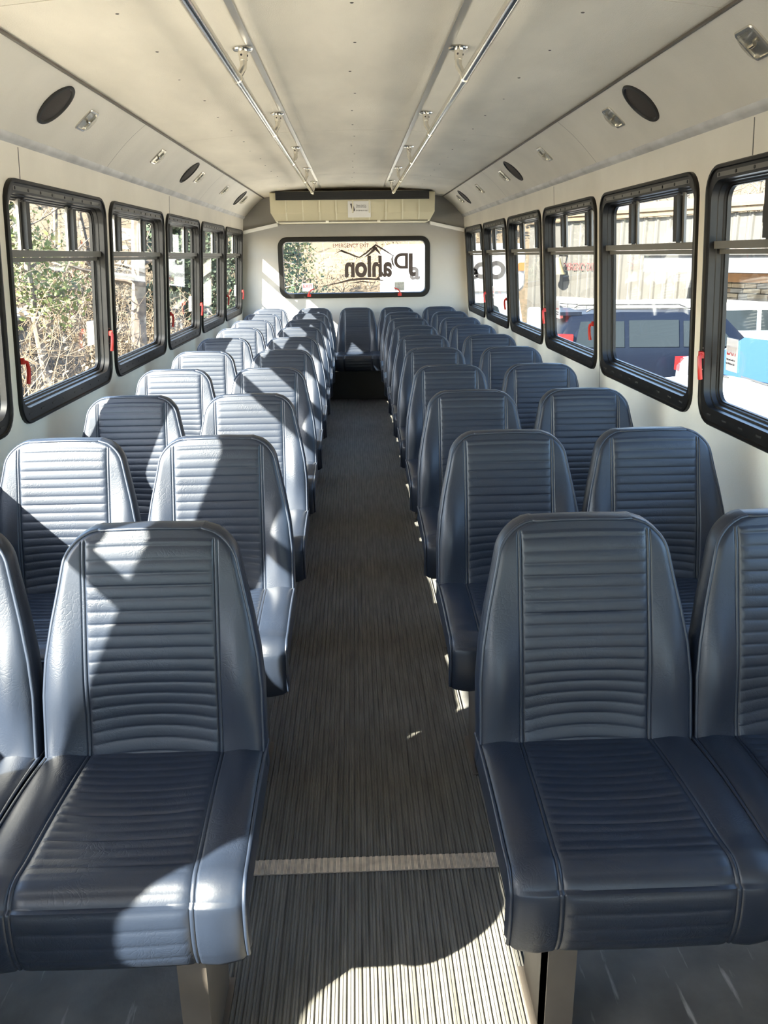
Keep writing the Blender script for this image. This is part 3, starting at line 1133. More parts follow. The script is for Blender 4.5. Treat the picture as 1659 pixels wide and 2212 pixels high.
for a, b in ((-0.75, -0.28), (-0.25, 0.23), (0.26, 0.73)):
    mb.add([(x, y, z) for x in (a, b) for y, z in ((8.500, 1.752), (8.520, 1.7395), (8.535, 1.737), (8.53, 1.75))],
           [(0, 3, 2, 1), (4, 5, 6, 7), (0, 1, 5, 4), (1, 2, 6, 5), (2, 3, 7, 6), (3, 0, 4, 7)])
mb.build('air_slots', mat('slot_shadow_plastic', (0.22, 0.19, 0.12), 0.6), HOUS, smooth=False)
GR = MB()
GR.box(-0.757, 0.737, 8.436, 8.452, 1.940, 2.018)
gb = GR.build('intake_grille', M['blackm'], AC, smooth=False)
mb = MB()
for k in range(9):
    z = 1.944 + 0.0085 * k
    mb.box(-0.752, 0.732, 8.430, 8.437, z, z + 0.004)
mb.build('louvres', M['blackm'], gb, smooth=False)
mb = MB()
mb.box(-0.70, 0.68, 8.47, 8.50, 2.012, 2.024)
mb.build('top_lip', M['acbeige'], AC, smooth=False)
NT = thing('paper_notice', 'white paper notice taped to the front of the air conditioner', 'notice', (0.054, 8.44, 1.85))
mb = MB()
mb.grid([[(-0.058 + 0.223 * t, 8.4425 - 0.001 * math.sin(3 * t), z) for t in np.linspace(0, 1, 6)] for z in (1.775, 1.85, 1.925)])
mb.grid([[(-0.058 + 0.223 * t, 8.4432 - 0.001 * math.sin(3 * t), z) for t in np.linspace(0, 1, 6)] for z in (1.775, 1.85, 1.925)], flip=True)
mb.build('sheet', M['paper'], NT)
mb = MB()
mb.prism([(-0.036, 1.902), (-0.009, 1.904), (0.012, 1.842), (-0.010, 1.822)], 8.4400, 8.4408, lambda u, v, d: (u, d, v))
mb.build('phone_picture', mat('grey_print', (0.10, 0.085, 0.085), 0.6), NT, smooth=False)
ftext('lettering', 'Please check for', 0.0148, M['ink'], NT, 0.073, 8.4402, 1.887, depth=0.0003)
ftext('lettering', 'personal belongings', 0.0148, M['ink'], NT, 0.073, 8.4402, 1.872, depth=0.0003, sx=0.85)
ftext('lettering', '$15.00 fee to mail', 0.0148, M['ink'], NT, 0.078, 8.4402, 1.838, depth=0.0003)
for sx, nm in ((-1, 'left'), (1, 'right')):
    mb = MB()
    mb.add([(sx * x, y, z + dz) for x, z in ((0.80, 1.738), (1.158, 1.664)) for y in (9.0, 9.08) for dz in (-0.018, 0.016)],
           [(0, 1, 3, 2), (4, 6, 7, 5), (0, 4, 5, 1), (2, 3, 7, 6), (0, 2, 6, 4), (1, 5, 7, 3)])
    tag(mb.build('hose_cover', M['white'], smooth=False), 'cream sloping hose cover in the upper %s rear corner' % nm, 'cover', 'hose covers beside the air conditioner')

# ------------------------------------------------------------------ outside
GZ = -1.42
M['ground'] = mat('pale_gravel', (0.44, 0.40, 0.335), 0.9, vary=0.25, vscale=2.5, bump=0.6, bscale=30)
M['duff'] = mat('leaf_litter', (0.070, 0.046, 0.025), 0.95, color2=(0.03, 0.024, 0.012), vscale=9, bump=1.0, bscale=25)
M['twig'] = mat('tan_twigs', (0.13, 0.092, 0.055), 0.8, vary=0.5, vscale=3)
M['twig2'] = mat('grey_twigs', (0.07, 0.052, 0.034), 0.8, vary=0.5, vscale=3)
M['bark'] = mat('pale_bark', (0.10, 0.077, 0.058), 0.9, vary=0.5, vscale=10, bump=0.8, bscale=30)
M['green'] = mat('evergreen_leaves', (0.020, 0.036, 0.010), 0.7, color2=(0.007, 0.015, 0.005), vscale=4)
M['ygreen'] = mat('yellow_green_leaves', (0.085, 0.095, 0.016), 0.7, color2=(0.03, 0.045, 0.009), vscale=4)
M['tanleaf'] = mat('dry_leaves', (0.10, 0.066, 0.032), 0.7, vary=0.5, vscale=5)

mb = MB()
mb.box(-60, 60, -50, 80, GZ - 0.3, GZ)
tag(mb.build('ground', M['ground'], smooth=False), 'pale gravel lot around the bus', 'ground', kind='structure')


def bank(name, xs_, ys_, hf, label, m):
    mb = MB()
    mb.grid([[(x, y, hf(x, y)) for x in xs_] for y in ys_])
    return tag(mb.build(name, m), label, 'bank', kind='structure')


def nz(x, y):
    return 0.35 * math.sin(x * 1.3 + y * 0.7) + 0.25 * math.sin(x * 0.6 - y * 1.7) + 0.2 * math.sin(x * 2.9 + y * 2.2)


bank('ground_bank_left', np.linspace(-45, -3.6, 40), np.linspace(4, 75, 60),
     lambda x, y: GZ + 0.05 + max(0, (-3.8 - x)) * 0.30 * min(1, max(0, (y - 4) / 4)) + 0.3 * nz(x, y) * min(1, max(0, (-3.8 - x) / 3)) - 0.02, 'leaf covered slope left of the bus', M['duff'])
bank('ground_bank_rear', np.linspace(-14, 8, 40), np.linspace(25, 60, 30),
     lambda x, y: GZ + max(0, y - 26) * 0.55 + 0.3 * nz(x, y), 'brown grassy slope behind the bus', M['duff'])
bank('ground_bank_right', np.linspace(7, 60, 50), np.linspace(8, 80, 40),
     lambda x, y: GZ + max(0, (x * 0.88 + y * 0.47) - 26) * 0.55 + 0.4 * nz(x, y), 'wooded slope behind the metal building', M['duff'])


def limb(mb, p, d, length, r, rg, seg=5, wob=0.35, n=3):
    pts = [Vector(p)]
    d = Vector(d).normalized()
    for i in range(seg):
        d = (d + Vector((rg.uniform(-wob, wob), rg.uniform(-wob, wob), rg.uniform(-wob, wob) * 0.8))).normalized()
        pts.append(pts[-1] + d * (length / seg))
    mb.tube(pts, r, n, cap=False, r2=r * 0.3)
    return pts, d


def leaf(mb, p, s, rg):
    a = Vector((rg.uniform(-1, 1), rg.uniform(-1, 1), rg.uniform(-1, 1))).normalized()
    b = a.orthogonal().normalized()
    p = Vector(p)
    mb.add([p, p + a * s * 0.5 + b * s * 0.3, p + a * s, p + a * s * 0.5 - b * s * 0.3], [(0, 1, 2, 3)])


def brush(name, label, n, pick, hmax, m, rg, r=0.012, br=4, leaves=None):
    mb = MB()
    lf = MB()
    for i in range(n):
        x, y, z = pick(rg)
        h = hmax * rg.uniform(0.4, 1.0)
        pts, d = limb(mb, (x, y, z), (rg.uniform(-.4, .4), rg.uniform(-.4, .4), 1), h, r * rg.uniform(0.6, 1.4), rg, 6, 0.4)
        for k in range(br):
            q = pts[rg.randint(1, 5)]
            bp, _ = limb(mb, q, (rg.uniform(-1, 1), rg.uniform(-1, 1), rg.uniform(-.3, .9)), h * rg.uniform(0.25, 0.5), r * 0.55, rg, 4, 0.5)
            if leaves:
                for _k in range(leaves):
                    leaf(lf, bp[rg.randint(1, 4)], rg.uniform(0.05, 0.10), rg)
    o = tag(mb.build(name, m, smooth=False), label, 'brush', kind='stuff')
    if leaves:
        lf.build('leaves', M['tanleaf'], o, smooth=False)
    return o


rg = random.Random(11)


def left_h(x, y):
    return GZ + max(0, (-3.8 - x)) * 0.30 * min(1, max(0, (y - 4) / 4))


def pick_left(rg):
    y = rg.uniform(6.5, 26)
    x = -3.7 - abs(rg.gauss(0, 1)) * (1.0 + y * 0.10)
    return x, y, left_h(x, y) - 0.1


brush('brush', 'tangled tan leafless brush growing along the left side of the bus', 900, pick_left, 2.7, M['twig'], rg, 0.011, 5, leaves=3)
brush('brush', 'darker grey brush thicket standing behind the tan brush on the left', 420, lambda g: (lambda x, y: (x, y, left_h(x, y) - 0.2))(g.uniform(-16, -6), g.uniform(9, 40)), 4.0, M['twig2'], rg, 0.018, 5, leaves=2)
brush('brush', 'dry brown brush covering the slope behind the rear window', 520, lambda g: (lambda x, y: (x, y, GZ + max(0, y - 26) * 0.55 - 0.2))(g.uniform(-6, 5), g.uniform(24.5, 34)), 1.7, M['twig'], rg, 0.014, 4, leaves=2)


def tree(name, label, x, y, z, h, r, m_bark, rg, foliage=None, nleaf=0, crown=(0.3, 1.0), spread=1.2, lsize=0.14, group=None, nb=16, lean=0.06):
    t = thing(name, label, 'tree', (x, y, z), group)
    mb = MB()
    pts = [Vector((x, y, z))]
    d = Vector((rg.uniform(-lean, lean), rg.uniform(-lean, lean), 1)).normalized()
    for i in range(8):
        d = (d + Vector((rg.uniform(-.06, .06), rg.uniform(-.06, .06), 0.0))).normalized()
        pts.append(pts[-1] + d * (h / 8))
    mb.tube(pts, r, 9, r2=r * 0.25)
    mb.build('trunk', m_bark, t)
    mb = MB()
    lf = MB()
    for k in range(nb):
        f = rg.uniform(crown[0], crown[1] * 0.97)
        i = min(7, int(f * 8))
        q = pts[i].lerp(pts[i + 1], f * 8 - i)
        a = rg.uniform(0, 2 * math.pi)
        ln = spread * rg.uniform(0.6, 1.2) * (1.15 - 0.75 * f)
        bp, bd = limb(mb, q, (math.cos(a), math.sin(a), rg.uniform(0.1, 0.7)), ln, r * 0.28, rg, 5, 0.3, n=4)
        for s in range(3):
            b2, _ = limb(mb, bp[rg.randint(1, 4)], (rg.uniform(-1, 1), rg.uniform(-1, 1), rg.uniform(-.1, 1)), ln * 0.5, r * 0.1, rg, 4, 0.4)
            for _l in range(nleaf // (nb * 3) if nleaf else 0):
                c = b2[rg.randint(0, 4)]
                leaf(lf, (c.x + rg.gauss(0, .16), c.y + rg.gauss(0, .16), c.z + rg.gauss(0, .13)), lsize * rg.uniform(0.6, 1.3), rg)
    mb.build('branches', m_bark, t, smooth=False)
    if nleaf:
        lf.build('foliage', foliage, t, smooth=False)
    return t


tree('tree', 'pale barked trunk with vine stubs close outside the second left window from the camera', -3.75, 14.2, GZ, 6.5, 0.16, M['bark'], rg, nb=18, spread=1.6)
tree('tree', 'yellow green leafy tree outside the left window nearest the camera', -4.25, 11.6, left_h(-4.25, 11.6), 5.2, 0.07, M['bark'], rg, M['ygreen'], 2600, (0.1, 1.0), 0.95, 0.075)
tree('tree', 'tall evergreen behind the brush seen through the left window nearest the camera', -9.0, 20.0, left_h(-9, 20), 9.0, 0.16, M['bark'], rg, M['green'], 8000, (0.15, 1.0), 2.6, 0.18, nb=26)
tree('tree', 'dark evergreen behind the pale trunk left of the bus', -4.6, 22.5, left_h(-4.6, 22), 6.5, 0.15, M['bark'], rg, M['green'], 8000, (0.1, 1.0), 2.2, 0.17, nb=26)
tree('tree', 'tall green conifer at the left of the rear window view', -2.15, 17.0, GZ, 5.2, 0.13, M['bark'], rg, M['green'], 14000, (0.10, 1.0), 1.75, 0.085, nb=34)
tree('tree', 'bright leafy sapling beside the conifer behind the rear window', -1.25, 18.5, GZ, 3.8, 0.06, M['bark'], rg, M['ygreen'], 900, (0.4, 1.0), 0.8, 0.08)
for i in range(16):
    x = -6.0 - rg.uniform(0, 9)
    y = 13 + i * 1.5 + rg.uniform(-.5, .5)
    tree('tree', 'bare grey winter tree rising from the left slope', x, y, left_h(x, y) - 0.2, rg.uniform(6, 10), rg.uniform(0.06, 0.13), M['bark'], rg, nb=14, spread=2.0, group='bare trees on the left slope')
for i in range(34):
    s = rg.uniform(-6, 14)
    b = rg.uniform(2.5, 9)
    x = 6.35 + s * 0.47 + b * 0.88 + 1.5
    y = 25 - s * 0.88 + b * 0.47 + 1.0
    tree('tree', 'bare brown winter tree on the slope above the metal building', x, y, GZ + max(0, (x * 0.88 + y * 0.47) - 26) * 0.55 - 0.3, rg.uniform(7, 11), rg.uniform(0.06, 0.12), M['bark'], rg, nb=20, spread=2.2, group='bare trees above the metal building')
tree('tree', 'green tree seen above the white shuttle bus', 4.6, 33.0, 2.0, 7.0, 0.15, M['bark'], rg, M['ygreen'], 5200, (0.1, 1.0), 2.2, 0.18, nb=22)

# shed among the brush
sh = thing('shed', 'low dark shed with a pale metal roof in the brush on the left', 'shed', (-6.2, 12.6, -0.6))
mb = MB()
mb.box(-7.4, -5.25, 11.6, 13.4, -0.9, 0.55)
mb.build('walls', mat('dark_boards', (0.07, 0.062, 0.052), 0.8, vary=0.4, vscale=6), sh, smooth=False)
mb = MB()
mb.add([(-7.6, 11.3, 0.95), (-5.0, 11.3, 0.62), (-5.0, 13.7, 0.62), (-7.6, 13.7, 0.95), (-7.6, 11.3, 0.90), (-5.0, 11.3, 0.56), (-5.0, 13.7, 0.56), (-7.6, 13.7, 0.90)],
       [(0, 1, 2, 3), (4, 7, 6, 5), (0, 4, 5, 1), (1, 5, 6, 2), (2, 6, 7, 3), (3, 7, 4, 0)])
mb.build('roof', mat('pale_metal_roof', (0.16, 0.165, 0.17), 0.4, metal=0.3), sh, smooth=False)

# ---- metal building on the right: u runs along the wall, d sticks out of it
BO = Vector((6.35, 25.0, 0))
BU = Vector((1, -1.885, 0)).normalized()
BN = Vector((-BU.y * -1, 0, 0))
BN = Vector((-0.8834, -0.4687, 0))


def bp_(u, v, d):
    q = BO + BU * u + BN * d
    return (q.x, q.y, v)


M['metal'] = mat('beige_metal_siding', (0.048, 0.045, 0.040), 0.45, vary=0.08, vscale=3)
M['fascia'] = mat('tan_fascia', (0.085, 0.058, 0.033), 0.5)
bd = thing('building', 'beige ribbed metal building across the lot on the right', 'building', (10, 19, GZ))
mb = MB()
P = []
u = -1.8
while u < 22:
    P += [(u, 0.0), (u + 0.19, 0.0), (u + 0.21, 0.014), (u + 0.25, 0.014), (u + 0.27, 0.0), (u + 0.30, 0.0), (u + 0.325, 0.045), (u + 0.375, 0.045), (u + 0.40, 0.0)]
    u += 0.40
mb.grid([[bp_(a, v, b) for a, b in P] for v in (GZ, 2.28)], flip=True)
mb.prism([(-1.8, GZ), (22, GZ), (22, 2.28), (-1.8, 2.28)], -0.3, -0.05, bp_)
mb.build('siding', M['metal'], bd, ang=20)
mb = MB()
mb.prism([(-2.0, 2.30), (22.2, 2.30), (22.2, 2.42), (-2.0, 2.42)], -0.1, 0.16, bp_)
mb.prism([(-2.0, 2.42), (22.2, 2.42), (22.2, 2.50), (-2.0, 2.50)], -0.1, 0.22, bp_)
mb.build('gutter', M['fascia'], bd, smooth=False)
mb = MB()
mb.add([bp_(-2.0, 2.50, 0.2), bp_(22.2, 2.50, 0.2), bp_(22.2, 3.1, -6), bp_(-2, 3.1, -6), bp_(-2.0, 2.44, 0.2), bp_(22.2, 2.44, 0.2), bp_(22.2, 3.04, -6), bp_(-2, 3.04, -6)],
       [(0, 1, 2, 3), (4, 7, 6, 5), (0, 4, 5, 1), (1, 5, 6, 2), (2, 6, 7, 3), (3, 7, 4, 0)])
mb.build('roof', M['fascia'], bd, smooth=False)


def wall_u(px, d=0.0):
    t = (px - 764) / 1837.0
    ox, oy = BO.x + BN.x * d, BO.y + BN.y * d
    # solve BO + u*BU on the ray x = t*y
    return (t * oy - ox) / (BU.x - t * BU.y)


ua, ub = wall_u(1205), wall_u(1392)
gd = MB()
for q in ([(ua, GZ), (ua + 0.18, GZ), (ua + 0.18, -0.02), (ua, -0.02)], [(ub - 0.18, GZ), (ub, GZ), (ub, -0.02), (ub - 0.18, -0.02)], [(ua, -0.02), (ub, -0.02), (ub, 0.16), (ua, 0.16)]):
    gd.prism(q, 0.0, 0.08, bp_)
gdr = gd.build('door_casing', mat('white_casing', (0.30, 0.295, 0.28), 0.5), bd, smooth=False)
mb = MB()
for k in range(14):
    z = GZ + 0.1 * k
    mb.prism([(ua + 0.18, z), (ub - 0.18, z), (ub - 0.18, z + 0.09), (ua + 0.18, z + 0.09)], 0.02, 0.045, bp_)
mb.build('louvres', mat('slate_slats', (0.10, 0.105, 0.11), 0.5), gdr, smooth=False)
# porch with stone front
up0, up1 = wall_u(1398, 2.0), 14.0
mb = MB()
mb.prism([(up0, 0.98), (up1, 0.98), (up1, 1.34), (up0, 1.34)], 0.05, 2.0, bp_)
pr = mb.build('porch_roof', mat('grey_porch_metal', (0.045, 0.046, 0.050), 0.5, vary=0.2, vscale=3), bd, smooth=False)
mb = MB()
mb.prism([(up0 - 0.05, 1.34), (up1, 1.34), (up1, 1.44), (up0 - 0.05, 1.44)], 0.05, 2.08, bp_)
mb.build('porch_edge', mat('dark_drip_edge', (0.025, 0.024, 0.023), 0.5), pr, smooth=False)
us = wall_u(1545)
mb = MB()
mb.prism([(us, 0.72), (up1, 0.72), (up1, 0.92), (us, 0.92)], 0.06, 0.30, bp_)
mb.build('porch_beam', mat('stained_wood', (0.24, 0.12, 0.045), 0.5, vary=0.3, vscale=5), bd, smooth=False)
mb = MB()
z = 0.12
r_ = 0
while z < 0.70:
    a = us
    while a < up1 - 0.5:
        w = rg.uniform(0.25, 0.55)
        mb.prism([(a + 0.01, z + 0.01), (a + w, z + 0.01), (a + w, z + 0.10), (a + 0.01, z + 0.10)], 0.04, rg.uniform(0.10, 0.14), bp_, mi=rg.randint(0, 2))
        a += w + 0.01
    z += 0.115
mb.build('stone_veneer', [mat('tan_stone', (0.26, 0.21, 0.15), 0.8, vary=0.3), mat('grey_stone', (0.18, 0.17, 0.16), 0.8, vary=0.3), mat('brown_stone', (0.17, 0.12, 0.08), 0.8, vary=0.3)], bd, smooth=False)
mb = MB()
mb.prism([(us, 0.0), (up1, 0.0), (up1, 0.10), (us, 0.10)], 0.05, 0.26, bp_)
mb.build('stone_ledge', mat('ledge_concrete', (0.40, 0.38, 0.35), 0.7), bd, smooth=False)
ubell = wall_u(1229)
bell = thing('wall_bell', 'small yellow bell fixed high on the metal siding', 'bell', bp_(ubell, 1.0, 0.3))
mb = MB()
mb.lathe([(0.02, 0.30), (0.10, 0.28), (0.13, 0.15), (0.17, 0.03), (0.24, -0.14), (0.26, -0.18), (0.22, -0.17)], bp_(ubell, 1.0, 0.40), (0, 0, 1), 20)
mb.build('bell_body', mat('yellow_brass', (0.20, 0.165, 0.085), 0.45, metal=0.0), bell)
mb = MB()
mb.tube([bp_(ubell, 1.35, 0.0), bp_(ubell, 1.36, 0.35), bp_(ubell, 1.28, 0.35)], 0.03, 8)
mb.build('bracket', M['blackm'], bell)
sg_ = thing('door_sign', 'red emergency exit wording on the metal siding beside the bell', 'sign', bp_(wall_u(1257), 0.95, 0.06))
wm = Matrix.Translation(bp_(wall_u(1258), 1.02, 0.055)) @ Matrix(((BU.x, 0, BN.x, 0), (BU.y, 0, BN.y, 0), (0, 1, 0, 0), (0, 0, 0, 1)))
text('lettering', 'EMERGENCY EXIT', 0.30, mat('faded_red', (0.07, 0.015, 0.015), 0.6), sg_, wm, sx=0.55)


# ---- vehicles: local x forward, y left, z up
def loft_body(stations, mirror=True):
    """stations: (x, [(y, z), ...]) half sections from the bottom up to the roof centre"""
    rows = []
    for x, sec in stations:
        full = [(x, y, z) for y, z in sec] + [(x, -y, z) for y, z in sec[::-1]]
        rows.append(full)
    return rows


def vehicle(name, label, loc, rotz, st, glassy, paint, lamps, wheels, wr=0.38, extra=None, cat='car', scale=1.0, group=None):
    t = thing(name, label, cat, loc, group)
    t.rotation_euler = (0, 0, rotz)
    t.scale = (scale, scale, scale)
    mb = MB()
    rows = loft_body(st)
    mb.grid(rows, flip=True)
    n = len(rows[0])
    b = len(mb.v)
    mb.add(rows[0], [tuple(range(n))])
    mb.add(rows[-1], [tuple(range(n))[::-1]])
    body = mb.build('body', paint, t, ang=28, org=(0, 0, 0))
    body.location = (0, 0, 0)
    for quad in glassy:
        mb = MB()
        q = [Vector(p) for p in quad]
        nn = (q[1] - q[0]).cross(q[-1] - q[0]).normalized()
        k = len(q)
        mb.add([p + nn * 0.012 for p in q] + [p - nn * 0.02 for p in q], [tuple(range(k)), tuple(range(k, 2 * k))[::-1]] + [(i, (i + 1) % k, k + (i + 1) % k, k + i)[::-1] for i in range(k)])
        mb.build('window', CARGLASS, t, smooth=False, org=(0, 0, 0)).location = (0, 0, 0)
    for nm_, m_, bx in lamps:
        mb = MB()
        mb.box(*bx)
        mb.build(nm_, m_, t, smooth=False, org=(0, 0, 0)).location = (0, 0, 0)
    for wx, wy in wheels:
        mb = MB()
        s = 1 if wy > 0 else -1
        mb.lathe([(wr * 0.55, -0.02), (wr * 0.93, 0.0), (wr, 0.03), (wr, 0.20), (wr * 0.93, 0.23), (wr * 0.55, 0.24)], (wx, wy - s * 0.20, wr), (0, s, 0), 24)
        w_ = mb.build('wheel', TYRE, t, org=(0, 0, 0))
        w_.location = (0, 0, 0)
        mb = MB()
        mb.lathe([(wr * 0.58, 0.0), (wr * 0.58, 0.012), (wr * 0.5, 0.0), (wr * 0.2, 0.02), (0.01, 0.024)], (wx, wy + s * 0.035, wr), (0, s, 0), 20)
        mb.build('hub', RIM, w_, org=(0, 0, 0)).location = (0, 0, 0)
    if extra:
        for nm_, m_, fn_ in extra:
            mb = MB()
            fn_(mb)
            mb.build(nm_, m_, t, org=(0, 0, 0)).location = (0, 0, 0)
    return t


CARGLASS = mat('dark_car_glass', (0.010, 0.013, 0.015), 0.08, spec=0.10)
TYRE = mat('tyre', (0.03, 0.03, 0.03), 0.8)
RIM = mat('wheel_rim', (0.45, 0.45, 0.45), 0.35, metal=0.7)
TAIL = mat('tail_lamp_red', (0.26, 0.008, 0.008), 0.15)


def sec(w, zb, zm, belt, roof, wr_, r=0.10):
    """half section: sill, flank, belt line, tumblehome, roof"""
    return [(w * 0.90, zb), (w, zb + 0.10), (w, zm), (w * 0.985, belt), (wr_ + 0.02, roof - r), (wr_ - r * 0.6, roof - 0.01), (0.0, roof)]


suv = [(-2.55, sec(0.90, 0.50, 0.70, 1.05, 1.10, 0.80, 0.04)), (-2.52, sec(0.98, 0.42, 0.75, 1.12, 1.20, 0.84, 0.05)), (-2.38, sec(1.0, 0.40, 0.75, 1.20, 1.60, 0.78)),
       (-2.20, sec(1.0, 0.40, 0.75, 1.22, 1.88, 0.75)), (-1.2, sec(1.0, 0.38, 0.75, 1.22, 1.93, 0.76)), (0.4, sec(1.0, 0.38, 0.75, 1.20, 1.91, 0.76)), (0.95, sec(1.0, 0.38, 0.75, 1.18, 1.78, 0.74)),
       (1.45, sec(0.99, 0.38, 0.75, 1.14, 1.30, 0.80, 0.06)), (1.6, sec(0.99, 0.38, 0.75, 1.10, 1.20, 0.80, 0.05)), (2.45, sec(0.97, 0.40, 0.75, 1.02, 1.10, 0.80, 0.05)), (2.62, sec(0.90, 0.45, 0.70, 0.90, 0.98, 0.72, 0.05))]


def side_win(x0, x1, z0, z1, yb, yt, slant0=0.0, slant1=0.0):
    out = []
    out.append([(x0, -yb, z0), (x1, -yb, z0), (x1 + slant1, -yt, z1), (x0 + slant0, -yt, z1)])
    out.append([(x1, yb, z0), (x0, yb, z0), (x0 + slant0, yt, z1), (x1 + slant1, yt, z1)])
    return out


NAVY = mat('navy_car_paint', (0.003, 0.0045, 0.009), 0.3, spec=0.12, coat=0.0)
gl = side_win(-2.15, -1.15, 1.24, 1.74, 0.99, 0.81, 0.12, 0) + side_win(-1.05, -0.05, 1.24, 1.76, 0.99, 0.81) + side_win(0.05, 1.1, 1.24, 1.74, 0.99, 0.81, 0, -0.42)
gl += [[(-2.49, 0.80, 1.25), (-2.49, -0.80, 1.25), (-2.22, -0.68, 1.80), (-2.22, 0.68, 1.80)]]


def racks(mb):
    for s in (-1, 1):
        mb.tube([(-1.9, s * 0.68, 1.93), (-1.8, s * 0.68, 1.99), (0.4, s * 0.68, 1.98), (0.6, s * 0.68, 1.90)], 0.02, 6)


def arch(mb):
    for wx in (-1.55, 1.55):
        for s in (-1, 1):
            pts = [(wx + 0.47 * math.cos(a), s * 1.003, 0.42 + 0.47 * math.sin(a)) for a in np.linspace(0, math.pi, 12)]
            mb.tube(pts, 0.035, 6)


SUVY = 15.0
vehicle('suv', 'dark navy suv with red tail lamps parked across the lot', (6.15, SUVY + 1.1, GZ), math.radians(-4), suv, gl, NAVY,
        [('tail_lamp', TAIL, (-2.50, -2.20, -1.0, -0.80, 1.10, 1.50)), ('tail_lamp', TAIL, (-2.50, -2.20, 0.80, 1.0, 1.10, 1.50)),
         ('brake_lamp', TAIL, (-2.50, -2.36, -0.60, 0.60, 1.80, 1.88)), ('spoiler', NAVY, (-2.45, -2.0, -0.72, 0.72, 1.86, 1.93)), ('bumper', M['blackm'], (-2.62, -2.45, -0.92, 0.92, 0.45, 0.62))],
        [(-1.55, 0.98), (-1.55, -0.98), (1.55, 0.98), (1.55, -0.98)], 0.40,
        [('roof_rack', M['blackm'], racks), ('wheel_arch', M['blackm'], arch)], cat='car', scale=0.92)

WPAINT = mat('white_car_paint', (0.45, 0.45, 0.46), 0.25, coat=0.6)
pick = [(-2.6, sec(0.92, 0.5, 0.75, 1.05, 1.25, 0.8, 0.05)), (-1.2, sec(0.98, 0.42, 0.75, 1.15, 1.72, 0.72)), (0.0, sec(0.98, 0.42, 0.75, 1.15, 1.74, 0.72)), (0.35, sec(0.98, 0.42, 0.75, 1.14, 1.66, 0.70)),
        (1.05, sec(0.98, 0.42, 0.75, 1.10, 1.20, 0.86, 0.04)), (1.2, sec(0.98, 0.42, 0.75, 1.08, 1.17, 0.82, 0.05)), (2.7, sec(0.96, 0.42, 0.75, 1.04, 1.13, 0.80, 0.05)), (3.05, sec(0.92, 0.44, 0.70, 0.94, 1.03, 0.76, 0.06)), (3.12, sec(0.86, 0.5, 0.66, 0.82, 0.88, 0.7, 0.05))]
BLUEGL = mat('painted_reflection_glass', (0.010, 0.030, 0.080), 0.10, metal=0.1, spec=0.8)  # blue reflection is painted into the glass colour
gw = side_win(-1.1, -0.1, 1.18, 1.58, 0.97, 0.77, 0.05, 0) + side_win(0.0, 0.85, 1.16, 1.58, 0.97, 0.77, 0, -0.45)
wc = vehicle('pickup', 'white car with blue reflection painted on windshield parked close outside on the right', (6.05, 10.95, GZ), math.radians(194.5), pick, gw, WPAINT,
             [('grille', M['blackm'], (3.06, 3.14, -0.55, 0.55, 0.62, 0.82)), ('headlamp', M['chrome'], (2.95, 3.10, 0.60, 0.90, 0.70, 0.88)), ('headlamp', M['chrome'], (2.95, 3.10, -0.90, -0.60, 0.70, 0.88))],
             [(-1.6, 0.96), (-1.6, -0.96), (2.05, 0.96), (2.05, -0.96)], 0.38,
             [('wiper', M['blackm'], lambda mb: (mb.tube([(1.06, 0.75, 1.215), (1.02, 0.1, 1.25)], 0.012, 6), mb.tube([(1.06, -0.1, 1.215), (1.02, -0.7, 1.24)], 0.012, 6))),
              ('hood_badge', M['greyf'], lambda mb: mb.box(2.15, 2.42, -0.38, 0.38, 1.085, 1.105))], cat='car')
mb = MB()
q = [Vector(p) for p in ((1.02, 0.84, 1.22), (0.38, 0.66, 1.655), (0.38, -0.66, 1.655), (1.02, -0.84, 1.22))]
mb.add([p + Vector((0.02, 0, 0.02)) for p in q] + [p - Vector((0.02, 0, 0.02)) for p in q], [(0, 1, 2, 3), (4, 7, 6, 5), (0, 4, 5, 1), (1, 5, 6, 2), (2, 6, 7, 3), (3, 7, 4, 0)])
mb.build('windshield', BLUEGL, wc, smooth=False, org=(0, 0, 0)).location = (0, 0, 0)

SILV = mat('silver_blue_paint', (0.13, 0.145, 0.175), 0.3, metal=0.3, coat=0.4)
sedan = [(-2.3, sec(0.80, 0.45, 0.65, 0.85, 0.92, 0.7, 0.04)), (-2.22, sec(0.88, 0.40, 0.65, 0.95, 1.02, 0.74, 0.04)), (-1.6, sec(0.90, 0.35, 0.65, 0.98, 1.12, 0.72, 0.05)), (-0.9, sec(0.90, 0.35, 0.65, 0.96, 1.42, 0.62)), (0.2, sec(0.90, 0.35, 0.65, 0.95, 1.46, 0.62)),
         (1.0, sec(0.90, 0.35, 0.65, 0.94, 1.05, 0.76, 0.05)), (2.1, sec(0.88, 0.38, 0.6, 0.80, 0.90, 0.72, 0.05)), (2.3, sec(0.80, 0.42, 0.55, 0.70, 0.76, 0.66, 0.05))]
gs = side_win(-1.3, -0.35, 1.0, 1.34, 0.895, 0.68, 0.30, 0) + side_win(-0.25, 0.7, 0.99, 1.36, 0.895, 0.68, 0, -0.35)
vehicle('sedan', 'silver blue car with red tail lamp between the navy suv and white car', (8.15, 13.95, GZ), math.radians(-2), sedan, gs, SILV,
        [('tail_lamp', TAIL, (-2.30, -2.02, -0.90, -0.62, 0.76, 1.00)), ('tail_lamp', TAIL, (-2.30, -2.02, 0.62, 0.90, 0.76, 1.00))],
        [(-1.4, 0.86), (-1.4, -0.86), (1.4, 0.86), (1.4, -0.86)], 0.33)
